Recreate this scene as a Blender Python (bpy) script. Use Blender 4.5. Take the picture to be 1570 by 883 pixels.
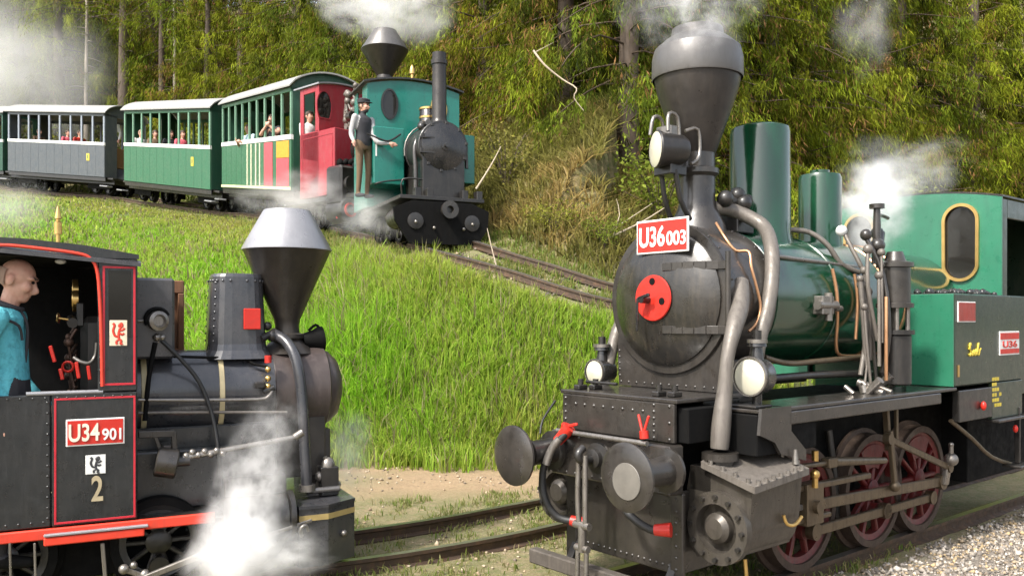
import bpy, math, random
import numpy as np
from mathutils import Vector, Matrix
R = math.radians
random.seed(7); RNG = np.random.default_rng(11)
scn = bpy.context.scene; COL = scn.collection
for o in list(bpy.data.objects): bpy.data.objects.remove(o)

# ------------------------------------------------------------ camera, sky, sun, exposure
F, HZ, CU, EYE = 1300.0, 490.0, 785.0, 1.6          # focal length and horizon in photo pixels, eye height in metres
cam = bpy.data.cameras.new('camera'); co = bpy.data.objects.new('camera', cam); COL.objects.link(co)
co.location = (0, 0, EYE); co.rotation_euler = (R(90), 0, 0)
cam.sensor_width = 36; cam.lens = 36*F/1570; cam.shift_y = (HZ-441.5)/1570
cam.clip_start = .05; cam.clip_end = 2000
scn.camera = co
SUN_EL, SUN_AZ = 50, -42                              # azimuth measured from behind the camera, + to the right
w = bpy.data.worlds.new('World'); scn.world = w; w.use_nodes = True
nt = w.node_tree; bg = nt.nodes['Background']
sk = nt.nodes.new('ShaderNodeTexSky'); sk.sky_type = 'NISHITA'; sk.sun_disc = False
sk.sun_elevation = R(SUN_EL); sk.air_density = 1.0; sk.dust_density = 4.0; sk.ozone_density = 1.0
hs = nt.nodes.new('ShaderNodeHueSaturation'); hs.inputs['Saturation'].default_value = .5   # hazy white daylight
nt.links.new(sk.outputs[0], hs.inputs['Color']); nt.links.new(hs.outputs[0], bg.inputs[0]); bg.inputs[1].default_value = .15
sd = Vector((math.sin(R(SUN_AZ))*math.cos(R(SUN_EL)), -math.cos(R(SUN_AZ))*math.cos(R(SUN_EL)), math.sin(R(SUN_EL))))  # towards the sun
sk.sun_rotation = math.atan2(sd.x, sd.y)
sl = bpy.data.lights.new('sun', 'SUN'); sl.energy = 2.6; sl.angle = R(5); sl.color = (1, .95, .87)
so = bpy.data.objects.new('sun', sl); COL.objects.link(so); so.location = (0, -5, 30)
so.rotation_euler = sd.to_track_quat('Z', 'Y').to_euler()
vs = scn.view_settings; vs.view_transform = 'Standard'; vs.look = 'None'; vs.gamma = 1; vs.exposure = 1.3
scn.cycles.volume_bounces = 5; scn.cycles.max_bounces = 8; scn.cycles.transparent_max_bounces = 12
scn.cycles.volume_step_rate = 1.0; scn.cycles.volume_max_steps = 128

# ------------------------------------------------------------ helpers
def tag(o, label=None, cat=None, group=None, kind=None):
    if label: o['label'] = label
    if cat: o['category'] = cat
    if group: o['group'] = group
    if kind: o['kind'] = kind
    return o
def thing(name, label, cat, loc=(0, 0, 0), rz=0, group=None):
    o = bpy.data.objects.new(name, None); COL.objects.link(o); o.location = loc; o.rotation_euler = (0, 0, rz)
    o.empty_display_size = .2
    return tag(o, label, cat, group)
def copy_tree(o, parent=None):
    c = o.copy(); COL.objects.link(c); c.parent = parent
    for ch in o.children: copy_tree(ch, c)
    return c
class Frame:                                          # a vehicle's own axes: x forward, y to its left
    def __init__(s, O, fx, fy, oz=0):
        n = math.hypot(fx, fy); s.O = O; s.f = (fx/n, fy/n); s.l = (-fy/n, fx/n); s.oz = oz
        s.rz = math.atan2(fy, fx); s.loc = (O[0], O[1], oz)
    def __call__(s, u, v, x=None, y=None):            # where the sight line through a photo pixel meets a plane of the vehicle
        a = (u-CU)/F; A = s.f[0]-a*s.f[1]; B = s.l[0]-a*s.l[1]; C = s.O[0]-a*s.O[1]
        if x is None: x = -(C+B*y)/A
        else: y = -(C+A*x)/B
        Y = s.O[1]+x*s.f[1]+y*s.l[1]
        return Vector((x, y, EYE+(HZ-v)/F*Y-s.oz))
    def D(s, x, y): return s.O[1]+x*s.f[1]+y*s.l[1]
def at(u, v, Y): return Vector(((u-CU)/F*Y, Y, EYE+(HZ-v)/F*Y))

class MB:
    def __init__(s): s.v = []; s.f = []; s.sm = []; s.m = []; s.mi = 0
    def add(s, vs, fs, smooth=False):
        n = len(s.v); s.v += [tuple(p) for p in vs]
        for f in fs: s.f.append(tuple(i+n for i in f)); s.sm.append(smooth); s.m.append(s.mi)
        return s
    def box(s, x0, x1, y0, y1, z0, z1, c=.006, M=None):
        x0, x1 = min(x0, x1), max(x0, x1); y0, y1 = min(y0, y1), max(y0, y1); z0, z1 = min(z0, z1), max(z0, z1)
        c = min(c, (x1-x0)*.3, (y1-y0)*.3, (z1-z0)*.3)
        vs = []; idx = {}
        for ix, X in enumerate((x0, x1)):
            for iy, Y in enumerate((y0, y1)):
                for iz, Z in enumerate((z0, z1)):
                    sx, sy, sz = 1-2*ix, 1-2*iy, 1-2*iz
                    for k in range(3):
                        p = [X+sx*c, Y+sy*c, Z+sz*c]; p[k] = (X, Y, Z)[k]
                        idx[ix, iy, iz, k] = len(vs); vs.append(p)
        fs = []
        for k in range(3):
            a, b = [(1, 2), (2, 0), (0, 1)][k]
            for e in (0, 1):
                q = []
                for (i, j) in ((0, 0), (1, 0), (1, 1), (0, 1)):
                    t = [0, 0, 0]; t[k] = e; t[a] = i; t[b] = j; q.append(idx[t[0], t[1], t[2], k])
                fs.append(q if e else q[::-1])
            for i in (0, 1):                          # bevelled edges along axis k
                for j in (0, 1):
                    q = []
                    for e in (0, 1):
                        t = [0, 0, 0]; t[k] = e; t[a] = i; t[b] = j
                        q.append((idx[t[0], t[1], t[2], a], idx[t[0], t[1], t[2], b]))
                    f = [q[0][0], q[0][1], q[1][1], q[1][0]]
                    fs.append(f if i == j else f[::-1])
        for ix in (0, 1):
            for iy in (0, 1):
                for iz in (0, 1):
                    f = [idx[ix, iy, iz, k] for k in range(3)]
                    fs.append(f if (ix+iy+iz) % 2 else f[::-1])
        if M is not None: vs = [M @ Vector(p) for p in vs]
        return s.add(vs, fs)
    def bar(s, a, b, wd, ht, c=.004, up=(0, 0, 1)):   # a rectangular bar from a to b
        a, b = Vector(a), Vector(b); d = b-a; L = d.length
        if L < 1e-6: return s
        d /= L; up = Vector(up)
        if abs(d.dot(up)) > .98: up = Vector((1, 0, 0))
        sd_ = up.cross(d).normalized(); up = d.cross(sd_)
        M = Matrix(((d.x, sd_.x, up.x, a.x), (d.y, sd_.y, up.y, a.y), (d.z, sd_.z, up.z, a.z), (0, 0, 0, 1)))
        return s.box(0, L, -wd/2, wd/2, -ht/2, ht/2, c, M)
    def lathe(s, prof, o=(0, 0, 0), ax=(0, 0, 1), n=24, smooth=True, a0=0, a1=2*math.pi, sharp=35):
        # prof: list of (radius, height along ax); creases where the profile bends by more than `sharp`
        o = Vector(o); ax = Vector(ax).normalized()
        t = Vector((1, 0, 0)) if abs(ax.x) < .9 else Vector((0, 1, 0))
        e1 = ax.cross(t).normalized(); e2 = ax.cross(e1)
        full = abs(a1-a0-2*math.pi) < 1e-6; m = n if full else n+1
        def ring(r, h): return [o+ax*h+(e1*math.cos(a0+(a1-a0)*k/n)+e2*math.sin(a0+(a1-a0)*k/n))*r for k in range(m)]
        P = list(prof); i = 0
        while i < len(P)-1:
            j = i+1
            while j < len(P)-1:
                d0 = Vector((P[j][0]-P[j-1][0], P[j][1]-P[j-1][1])); d1 = Vector((P[j+1][0]-P[j][0], P[j+1][1]-P[j][1]))
                if d0.length > 1e-9 and d1.length > 1e-9 and d0.angle(d1) > R(sharp): break
                j += 1
            vs = []; fs = []
            for (r, h) in P[i:j+1]: vs += ring(max(r, 1e-5), h)
            for q in range(j-i):
                for k in range(n if full else n):
                    k2 = (k+1) % m if full else k+1
                    fs.append((q*m+k, q*m+k2, (q+1)*m+k2, (q+1)*m+k))
            s.add(vs, fs, smooth); i = j
        return s
    def cyl(s, a, b, r, r2=None, n=16, cap=True, ch=0.0):
        a, b = Vector(a), Vector(b); d = b-a; L = d.length; r2 = r if r2 is None else r2
        pr = [(0, 0)] if cap else []
        if ch: pr += [(r-ch, 0), (r, ch), (r2, L-ch), (r2-ch, L)]
        else: pr += [(r, 0), (r2, L)]
        if cap: pr += [(0, L)]
        return s.lathe(pr, a, d, n)
    def tube(s, pts, r, n=8, cap=True, sub=3):
        pts = [Vector(p) for p in pts]
        if sub > 1 and len(pts) > 2:                  # Catmull-Rom through the points
            q = []
            for i in range(len(pts)-1):
                p0 = pts[max(i-1, 0)]; p1 = pts[i]; p2 = pts[i+1]; p3 = pts[min(i+2, len(pts)-1)]
                for k in range(sub):
                    t = k/sub
                    q.append(.5*((2*p1)+(p2-p0)*t+(2*p0-5*p1+4*p2-p3)*t*t+(3*p1-p0-3*p2+p3)*t**3))
            pts = q+[pts[-1]]
        rr = r if callable(r) else (lambda t: r)
        e = None; vs = []; fs = []; N = len(pts)
        for i, p in enumerate(pts):
            d = (pts[min(i+1, N-1)]-pts[max(i-1, 0)])
            d = d.normalized() if d.length > 1e-9 else Vector((0, 0, 1))
            if e is None:
                e = d.orthogonal().normalized()
            e = (e-d*e.dot(d)); e = e.normalized() if e.length > 1e-6 else d.orthogonal().normalized()
            g = d.cross(e); q = rr(i/max(N-1, 1))
            vs += [p+(e*math.cos(2*math.pi*k/n)+g*math.sin(2*math.pi*k/n))*q for k in range(n)]
        for i in range(N-1):
            for k in range(n):
                k2 = (k+1) % n; fs.append((i*n+k, i*n+k2, (i+1)*n+k2, (i+1)*n+k))
        s.add(vs, fs, True)
        if cap:
            s.add(vs[:n], [tuple(range(n))[::-1]]); s.add(vs[-n:], [tuple(range(n))])
        return s
    def sphere(s, c, r, n=14, m=9, sc=(1, 1, 1)):
        c = Vector(c); vs = []; fs = []
        for i in range(m+1):
            th = math.pi*i/m
            for k in range(n):
                ph = 2*math.pi*k/n
                vs.append(c+Vector((sc[0]*r*math.sin(th)*math.cos(ph), sc[1]*r*math.sin(th)*math.sin(ph), sc[2]*r*math.cos(th))))
        for i in range(m):
            for k in range(n):
                k2 = (k+1) % n; fs.append((i*n+k, (i+1)*n+k, (i+1)*n+k2, i*n+k2))
        return s.add(vs, fs, True)
    def prism(s, poly, d, smooth_side=False):         # planar polygon (3D points) pushed along vector d
        d = Vector(d); n = len(poly); a = [Vector(p) for p in poly]; b = [p+d for p in a]
        nrm = Vector((0, 0, 0))
        for i in range(n): nrm += a[i].cross(a[(i+1) % n])
        fl = nrm.dot(d) > 0
        s.add(a, [tuple(range(n))[::-1] if fl else tuple(range(n))]); s.add(b, [tuple(range(n)) if fl else tuple(range(n))[::-1]])
        fs = [((i, (i+1) % n, n+(i+1) % n, n+i) if fl else (n+i, n+(i+1) % n, (i+1) % n, i)) for i in range(n)]
        return s.add(a+b, fs, smooth_side)
    def plate(s, outer, inner, d):                    # flat ring between two outlines with the same count of points, pushed along d
        n = len(outer); d = Vector(d); o = [Vector(p) for p in outer]; i_ = [Vector(p) for p in inner]
        fs = [(k, (k+1) % n, n+(k+1) % n, n+k) for k in range(n)]
        s.add(o+i_, fs); s.add([p+d for p in o+i_], [f[::-1] for f in fs])
        s.add(o+[p+d for p in o], fs); s.add(i_+[p+d for p in i_], fs)
        return s
    def rivet(s, p, nrm, r=.011):
        p = Vector(p); nrm = Vector(nrm).normalized(); e = nrm.orthogonal().normalized(); g = nrm.cross(e)
        vs = [p+(e*math.cos(2*math.pi*k/6)+g*math.sin(2*math.pi*k/6))*r for k in range(6)]
        vs += [p+(e*math.cos(2*math.pi*k/6)+g*math.sin(2*math.pi*k/6))*r*.6+nrm*r*.6 for k in range(6)]
        return s.add(vs, [(k, (k+1) % 6, 6+(k+1) % 6, 6+k) for k in range(6)]+[tuple(range(6, 12))], True)
    def rivets(s, a, b, n, nrm, r=.011):
        a, b = Vector(a), Vector(b)
        for i in range(n): s.rivet(a.lerp(b, i/max(n-1, 1)), nrm, r)
        return s
    def mesh(s, name, mats):
        me = bpy.data.meshes.new(name)
        me.from_pydata([tuple(p) for p in s.v], [], s.f)
        me.polygons.foreach_set('use_smooth', s.sm)
        for m in (mats if isinstance(mats, (list, tuple)) else [mats]): me.materials.append(m)
        if any(s.m): me.polygons.foreach_set('material_index', s.m)
        me.update(); return me
    def build(s, name, mats, parent=None, label=None, kind=None, fix=True):
        me = s.mesh(name, mats)
        if fix:
            import bmesh
            bm = bmesh.new(); bm.from_mesh(me); bmesh.ops.recalc_face_normals(bm, faces=bm.faces); bm.to_mesh(me); bm.free()
        o = bpy.data.objects.new(name, me); COL.objects.link(o)
        if parent: o.parent = parent
        if label: o['label'] = label
        if kind: o['kind'] = kind
        return o
def inst(me_or_o, name, parent=None, loc=(0, 0, 0), rot=(0, 0, 0), sc=(1, 1, 1)):
    me = me_or_o.data if hasattr(me_or_o, 'data') else me_or_o
    o = bpy.data.objects.new(name, me); COL.objects.link(o); o.parent = parent
    o.location = loc; o.rotation_euler = rot; o.scale = sc
    return o
def np_mesh(name, V, Q, mats, smooth=False, cols=None, mat_idx=None):   # big meshes straight from arrays (all faces of one size)
    k = Q.shape[1]; me = bpy.data.meshes.new(name)
    me.vertices.add(len(V)); me.vertices.foreach_set('co', V.astype(np.float32).ravel())
    me.loops.add(Q.size); me.loops.foreach_set('vertex_index', Q.astype(np.int32).ravel())
    me.polygons.add(len(Q)); me.polygons.foreach_set('loop_start', np.arange(0, Q.size, k, dtype=np.int32))
    me.polygons.foreach_set('loop_total', np.full(len(Q), k, dtype=np.int32))
    if smooth: me.polygons.foreach_set('use_smooth', np.ones(len(Q), dtype=bool))
    for m in (mats if isinstance(mats, (list, tuple)) else [mats]): me.materials.append(m)
    if mat_idx is not None: me.polygons.foreach_set('material_index', mat_idx.astype(np.int32))
    if cols is not None:
        for cn, c in cols.items():
            a = me.attributes.new(cn, 'FLOAT_COLOR', 'POINT')
            a.data.foreach_set('color', np.concatenate([c, np.ones((len(c), 1))], 1).astype(np.float32).ravel())
    me.update(calc_edges=True); me.validate(); return me
def link(name, me, parent=None, label=None, kind=None):
    o = bpy.data.objects.new(name, me); COL.objects.link(o); o.parent = parent
    if label: o['label'] = label
    if kind: o['kind'] = kind
    return o

# ------------------------------------------------------------ materials
def lin(r, g, b):
    f = lambda c: c/12.92 if c <= .04045 else ((c+.055)/1.055)**2.4
    return (f(r/255), f(g/255), f(b/255))
class NT:
    def __init__(s, name):
        s.m = bpy.data.materials.new(name); s.m.use_nodes = True; s.t = s.m.node_tree; s.b = s.t.nodes['Principled BSDF']
        s.co = s.t.nodes.new('ShaderNodeTexCoord').outputs['Object']
    def n(s, kind, **kw):
        q = s.t.nodes.new(kind)
        for k, v in kw.items():
            if hasattr(q, k): setattr(q, k, v)
            else: q.inputs[k.replace('_', ' ')].default_value = v
        return q
    def l(s, a, b): s.t.links.new(a, b)
    def noise(s, scale, detail=4, rough=.6, co=None, stretch=None):
        q = s.n('ShaderNodeTexNoise'); q.inputs['Scale'].default_value = scale; q.inputs['Detail'].default_value = detail
        q.inputs['Roughness'].default_value = rough; c = co or s.co
        if stretch:
            mp = s.n('ShaderNodeMapping'); mp.inputs['Scale'].default_value = stretch; s.l(c, mp.inputs[0]); c = mp.outputs[0]
        s.l(c, q.inputs['Vector']); return q.outputs['Fac']
    def ramp(s, fac, stops):
        q = s.n('ShaderNodeValToRGB'); e = q.color_ramp.elements
        while len(e) < len(stops): e.new(.5)
        for k, (p, c) in enumerate(stops):
            e[k].position = p; e[k].color = (*c, 1) if hasattr(c, '__len__') else (c, c, c, 1)
        s.l(fac, q.inputs[0]); return q.outputs[0]
    def mix(s, fac, a, b, mode='MIX'):
        q = s.n('ShaderNodeMix', data_type='RGBA', blend_type=mode)
        for sock, val in ((q.inputs[0], fac), (q.inputs[6], a), (q.inputs[7], b)):
            if hasattr(val, 'is_linked') or hasattr(val, 'links'): s.l(val, sock)
            elif hasattr(val, '__len__'): sock.default_value = (*val[:3], 1)
            else: sock.default_value = val
        return q.outputs[2]
    def bump(s, h, strength=.3, dist=.01):
        q = s.n('ShaderNodeBump'); q.inputs['Strength'].default_value = strength; q.inputs['Distance'].default_value = dist
        s.l(h, q.inputs['Height']); s.l(q.outputs[0], s.b.inputs['Normal'])
def paint(name, col, rough=.35, grime=(.05, .04, .03), amount=.5, metal=0, scale=6, bump=.12, streak=True, coat=0, dust=.0):
    t = NT(name)
    n1 = t.noise(scale, 6, .65); n2 = t.noise(scale*1.3, 5, .7, stretch=(3.2, 3.2, .45)) if streak else t.noise(scale*3, 4)
    f = t.ramp(n2, [(.48, 0), (.72, amount)])
    base = t.mix(t.ramp(n1, [(.3, 0), (.75, .35)]), col, tuple(c*.55 for c in col))
    c = t.mix(f, base, grime)
    if dust:                                          # pale road dust settled on the metal
        n3 = t.noise(scale*.7, 7, .7); c = t.mix(t.ramp(n3, [(.4, 0), (.75, dust)]), c, (.22, .19, .16))
    t.l(c, t.b.inputs['Base Color'])
    t.l(t.ramp(t.noise(scale*2.2, 5, .7), [(.3, rough*.75), (.75, min(rough*1.7, 1))]), t.b.inputs['Roughness'])
    t.b.inputs['Metallic'].default_value = metal
    if coat: t.b.inputs['Coat Weight'].default_value = coat; t.b.inputs['Coat Roughness'].default_value = .12
    t.bump(t.noise(scale*5, 5, .6), bump, .01)
    return t.m
def plain(name, col, rough=.5, metal=0, var=.25, scale=12):
    t = NT(name); n1 = t.noise(scale, 4)
    t.l(t.mix(t.ramp(n1, [(.3, 0), (.7, var*2)]), col, tuple(c*.5 for c in col)), t.b.inputs['Base Color'])
    t.b.inputs['Roughness'].default_value = rough; t.b.inputs['Metallic'].default_value = metal
    return t.m
M = {}
M['black'] = paint('black_enamel', (.011, .0105, .0105), .24, (.035, .03, .025), .45, dust=.06, coat=.45)
M['soot'] = paint('sooty_black_iron', (.011, .010, .009), .36, (.035, .029, .023), .45, dust=.06, coat=.25)
M['dusty'] = paint('dusty_grey_iron', (.022, .019, .016), .3, (.008, .007, .006), .55, metal=.0, dust=.13, coat=.35)
M['deep'] = paint('deep_black_iron_and_shade', (.005, .005, .005), .85, (.012, .01, .008), .4); M['deep'].node_tree.nodes['Principled BSDF'].inputs['Specular IOR Level'].default_value = .12  # black iron; its dull near-black also paints in shade behind wheels and in openings
M['steel'] = paint('worn_bare_steel', (.27, .25, .225), .3, (.09, .07, .05), .5, metal=.75, scale=9)
M['oily'] = paint('oily_brown_rod_steel', (.13, .098, .062), .34, (.03, .022, .015), .65, metal=.55, scale=9)
M['pipe'] = paint('grey_lagged_pipe', (.14, .125, .108), .42, (.04, .03, .025), .55, metal=.25, scale=11, dust=.3)
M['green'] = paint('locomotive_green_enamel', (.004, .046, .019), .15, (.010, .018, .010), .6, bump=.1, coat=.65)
M['cabgreen'] = paint('lit_pale_cab_green_enamel', (.024, .155, .088), .28, (.02, .085, .055), .4, bump=.05, coat=.3)  # green of the front faces, with the light on them put into the colour
M['tankside'] = paint('grimy_shaded_green_tank_side', (.010, .026, .013), .3, (.05, .05, .03), .45, dust=.05, coat=.3)  # side green: grime, plus shade of the unlit side put into the colour
M['red'] = paint('signal_red_enamel', (.52, .022, .012), .35, (.2, .03, .02), .35, streak=False)
M['wheelred'] = paint('wheel_red_enamel', (.115, .007, .007), .42, (.016, .014, .011), .85, dust=.1)
M['white'] = plain('white_enamel', (.68, .68, .65), .4, var=.06)
M['brass'] = plain('polished_brass', (.7, .46, .16), .28, .9, .2)
M['copper'] = plain('copper_pipe', (.62, .34, .18), .35, .75, .3)
M['lens'] = plain('cream_lamp_lens', (.5, .48, .38), .12, 0, .05)
M['rubber'] = plain('black_rubber_hose', (.015, .015, .015), .55)
M['wood'] = paint('dark_sleeper_wood', (.05, .042, .035), .75, (.12, .1, .08), .5, dust=.2)
M['cream'] = plain('cream_line_paint', (.62, .52, .3), .45)
M['glass'] = plain('dark_window_glass', (.015, .014, .012), .06, 0, .1)

# ------------------------------------------------------------ terrain: flat yard, grass bank, curved upper track, forest slope
TRK = [(-30, 35.8, 8.3), (-18.9, 33.2, 6.7), (-14.2, 30.9, 6.1), (-11.6, 28.0, 5.5), (-8.0, 24.5, 4.74), (-6.9, 23.2, 4.55), (-4.3, 18.9, 3.85), (-3.0, 17.0, 3.45),
       (-1.95, 15.3, 3.12), (-1.2, 13.9, 2.88), (-.6, 12.95, 2.66), (.25, 12.4, 2.38), (1.55, 12.05, 1.98), (3.1, 12.5, 1.85), (5.6, 14.4, 1.85), (9.6, 18.6, 1.9), (16, 25, 2.1), (30, 36, 3)]
def spline(P, sub):
    out = []; P = [Vector(p) for p in P]
    for i in range(len(P)-1):
        p0, p1, p2, p3 = P[max(i-1, 0)], P[i], P[i+1], P[min(i+2, len(P)-1)]
        for k in range(sub):
            t = k/sub; out.append(.5*((2*p1)+(p2-p0)*t+(2*p0-5*p1+4*p2-p3)*t*t+(3*p1-p0-3*p2+p3)*t**3))
    return out+[P[-1]]
TP = np.array([tuple(p) for p in spline(TRK, 8)])
TSEG = TP[1:]-TP[:-1]; TLEN2 = (TSEG[:, :2]**2).sum(1)
TOE = lambda X: np.interp(X, [-40, -14, -6, -2, 1.5, 3.2, 5, 10, 20, 40], [17, 13.5, 10.8, 10.0, 9.9, 10.3, 11.4, 15.3, 22, 34])
TILT = lambda X: np.interp(X, [-20, -8, -3, -1, .5, 1.6, 3, 6], [.16, .16, .17, .2, .3, .36, .3, .15])
def vnoise(x, y, seed=0):
    def h(i, j): return np.modf(np.abs(np.sin(i*127.1+j*311.7+seed*74.7)*43758.5453))[0]
    i = np.floor(x); j = np.floor(y); fx = x-i; fy = y-j; fx = fx*fx*(3-2*fx); fy = fy*fy*(3-2*fy)
    return (h(i, j)*(1-fx)+h(i+1, j)*fx)*(1-fy)+(h(i, j+1)*(1-fx)+h(i+1, j+1)*fx)*fy
def fbm(x, y, s, seed=0): return vnoise(x*s, y*s, seed)*.5+vnoise(x*s*2.1, y*s*2.1, seed+1)*.3+vnoise(x*s*4.3, y*s*4.3, seed+2)*.2
def track_d(X, Y):                                    # signed distance from the upper track (+ downhill) and its height
    X = np.asarray(X, float); Y = np.asarray(Y, float); best = np.full(X.shape, 1e9); sd_ = np.zeros(X.shape); zt = np.zeros(X.shape)
    for i in range(len(TSEG)):
        dx = X-TP[i, 0]; dy = Y-TP[i, 1]; t = np.clip((dx*TSEG[i, 0]+dy*TSEG[i, 1])/TLEN2[i], 0, 1)
        qx = dx-t*TSEG[i, 0]; qy = dy-t*TSEG[i, 1]; d2 = qx*qx+qy*qy; m = d2 < best
        best = np.where(m, d2, best); cr = TSEG[i, 0]*dy-TSEG[i, 1]*dx
        sd_ = np.where(m, np.where(cr > 0, -1, 1)*np.sqrt(d2), sd_); zt = np.where(m, TP[i, 2]+t*TSEG[i, 2], zt)
    return sd_, zt
BW = 1.25
def terrain(X, Y, rough=True):
    X = np.asarray(X, float); Y = np.asarray(Y, float)
    d, zt = track_d(X, Y); tl = TILT(X); zb = zt-.14
    bench = zb-tl*np.clip(d, -BW, BW)
    toe = TOE(X); dt = Y-toe; zn = zb-tl*BW
    f = np.clip(dt/np.maximum(dt+np.maximum(d-BW, 0), 1e-3), 0, 1)
    f = f*.72+.28*f*f*(3-2*f)
    bank = -.1+(zn+.1)*f
    up = zb+tl*BW+np.clip(-d-BW, 0, 200)*np.where(X < -6, .52, .66)+np.clip(-d-BW, 0, 1.2)*.25
    z = np.where(d > BW, np.where(dt > 0, bank, -.1), np.where(d < -BW, up, bench))
    z = np.where(dt <= 0, -.1, z); z = np.minimum(z, 34)
    if rough:
        r = (fbm(X, Y, .9, 3)-.5)
        amp = np.where(d < -BW, .55, np.where((d > BW) & (dt > 0), .22, .03))
        amp = np.where((np.abs(d) < BW), .04, amp)
        z = z+r*amp+(fbm(X, Y, 4, 9)-.5)*np.where(dt > 0, .06, .03)
    return z
def zt1(x, y): return float(terrain(np.array([x]), np.array([y]))[0])
def grid_axis(segs):
    out = []
    for a, b, st in segs: out += list(np.arange(a, b, st))
    return np.array(out+[segs[-1][1]])
gx = grid_axis([(-300, -60, 30), (-60, -24, 2), (-24, -8, .4), (-8, 8, .13), (8, 20, .5), (20, 60, 2.5), (60, 300, 30)])
gy = grid_axis([(-300, -40, 40), (-40, 0, 4), (0, 4, .5), (4, 17, .13), (17, 34, .35), (34, 80, 2), (80, 300, 30)])
GX, GY = np.meshgrid(gx, gy); GZ = terrain(GX, GY)
V = np.stack([GX.ravel(), GY.ravel(), GZ.ravel()], 1)
nx, ny = len(gx), len(gy); ii = (np.arange(ny-1)[:, None]*nx+np.arange(nx-1)[None]).ravel()
Q = np.stack([ii, ii+1, ii+nx+1, ii+nx], 1)
def gravel_mask(X, Y):                                # the pale gravel apron beside the right-hand track
    px, py = X-1.618, Y-5.754; lat = px*.636-py*.772
    return np.clip((lat-.44+(fbm(X, Y, 2.5, 5)-.5)*.3)/.2, 0, 1)*np.clip((TOE(X)-Y)/.6, 0, 1)
def soil_mask(X, Y):                                  # trampled bare soil at the foot of the bank
    t = TOE(X); c = np.clip((Y-t+2.1)/.7, 0, 1)*np.clip((t+.25-Y+(fbm(X, Y, 1.6, 8)-.5)*.8)/.5, 0, 1)
    return c*np.clip((fbm(X, Y, 1.1, 21)-.25)/.25, 0, 1)
dd, _ = track_d(GX, GY)
bankm = np.clip((GY-TOE(GX)-.1)/.5, 0, 1)*np.clip((dd-BW)/.5+.6, 0, 1); upm = np.clip((-dd-.7)/.8, 0, 1)
cols = np.stack([gravel_mask(GX, GY).ravel(), np.clip(soil_mask(GX, GY)+.0, 0, 1).ravel(), bankm.ravel()], 1)
cols2 = np.stack([upm.ravel(), (np.clip((.95-np.abs(dd))/.5, 0, 1)*.85).ravel(), 0*upm.ravel()], 1)
t = NT('hillside_ground')
at_ = t.n('ShaderNodeAttribute', attribute_name='zones'); sp = t.n('ShaderNodeSeparateColor'); t.l(at_.outputs['Color'], sp.inputs[0])
at2 = t.n('ShaderNodeAttribute', attribute_name='zones2'); sp2 = t.n('ShaderNodeSeparateColor'); t.l(at2.outputs['Color'], sp2.inputs[0])
geo = t.n('ShaderNodeNewGeometry').outputs['Position']
n1 = t.noise(3, 8, .7, geo); n2 = t.noise(14, 8, .75, geo); n3 = t.noise(45, 4, .7, geo)
dry = t.mix(t.ramp(n1, [(.35, 0), (.62, 1)]), (.13, .12, .045), (.24, .185, .1))
dry = t.mix(t.ramp(n2, [(.42, 0), (.66, .9)]), dry, (.09, .115, .03))
dry = t.mix(t.ramp(n3, [(.5, 0), (.75, .7)]), dry, (.33, .27, .19))
soil = t.mix(t.ramp(n2, [(.3, 0), (.7, 1)]), (.2, .135, .075), (.33, .235, .135))
soil = t.mix(t.ramp(n3, [(.5, 0), (.75, .5)]), soil, (.4, .31, .2))
vor = t.n('ShaderNodeTexVoronoi', Scale=42.0); t.l(geo, vor.inputs['Vector'])
grv = t.mix(t.ramp(n3, [(.3, 0), (.7, 1)]), (.2, .175, .145), (.38, .34, .285))
grv = t.mix(t.ramp(vor.outputs['Distance'], [(.15, 0), (.6, .75)]), grv, (.13, .11, .09))
bankc = t.mix(t.ramp(n2, [(.3, 0), (.7, 1)]), (.045, .075, .012), (.1, .12, .03))
upc = t.mix(t.ramp(n1, [(.35, 0), (.65, 1)]), (.15, .12, .045), (.06, .075, .018))
upc = t.mix(t.ramp(n2, [(.45, 0), (.7, .8)]), upc, (.25, .18, .1))
bal = t.mix(t.ramp(n3, [(.3, 0), (.7, 1)]), (.12, .095, .06), (.26, .21, .14)); bal = t.mix(t.ramp(n2, [(.38, 0), (.56, .95)]), bal, (.12, .14, .035))
c = t.mix(sp.outputs[1], dry, soil); c = t.mix(sp.outputs[0], c, grv); c = t.mix(sp.outputs[2], c, bankc)
c = t.mix(sp2.outputs[0], c, upc); c = t.mix(sp2.outputs[1], c, bal)
t.l(c, t.b.inputs['Base Color']); t.b.inputs['Roughness'].default_value = .95
t.bump(t.mix(.5, n2, n3), .7, .06)
ground = link('ground', np_mesh('ground', V, Q, t.m, True, {'zones': cols, 'zones2': cols2}), kind='structure')
ground['label'] = 'yard, grassy bank and steep forest slope'

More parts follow.
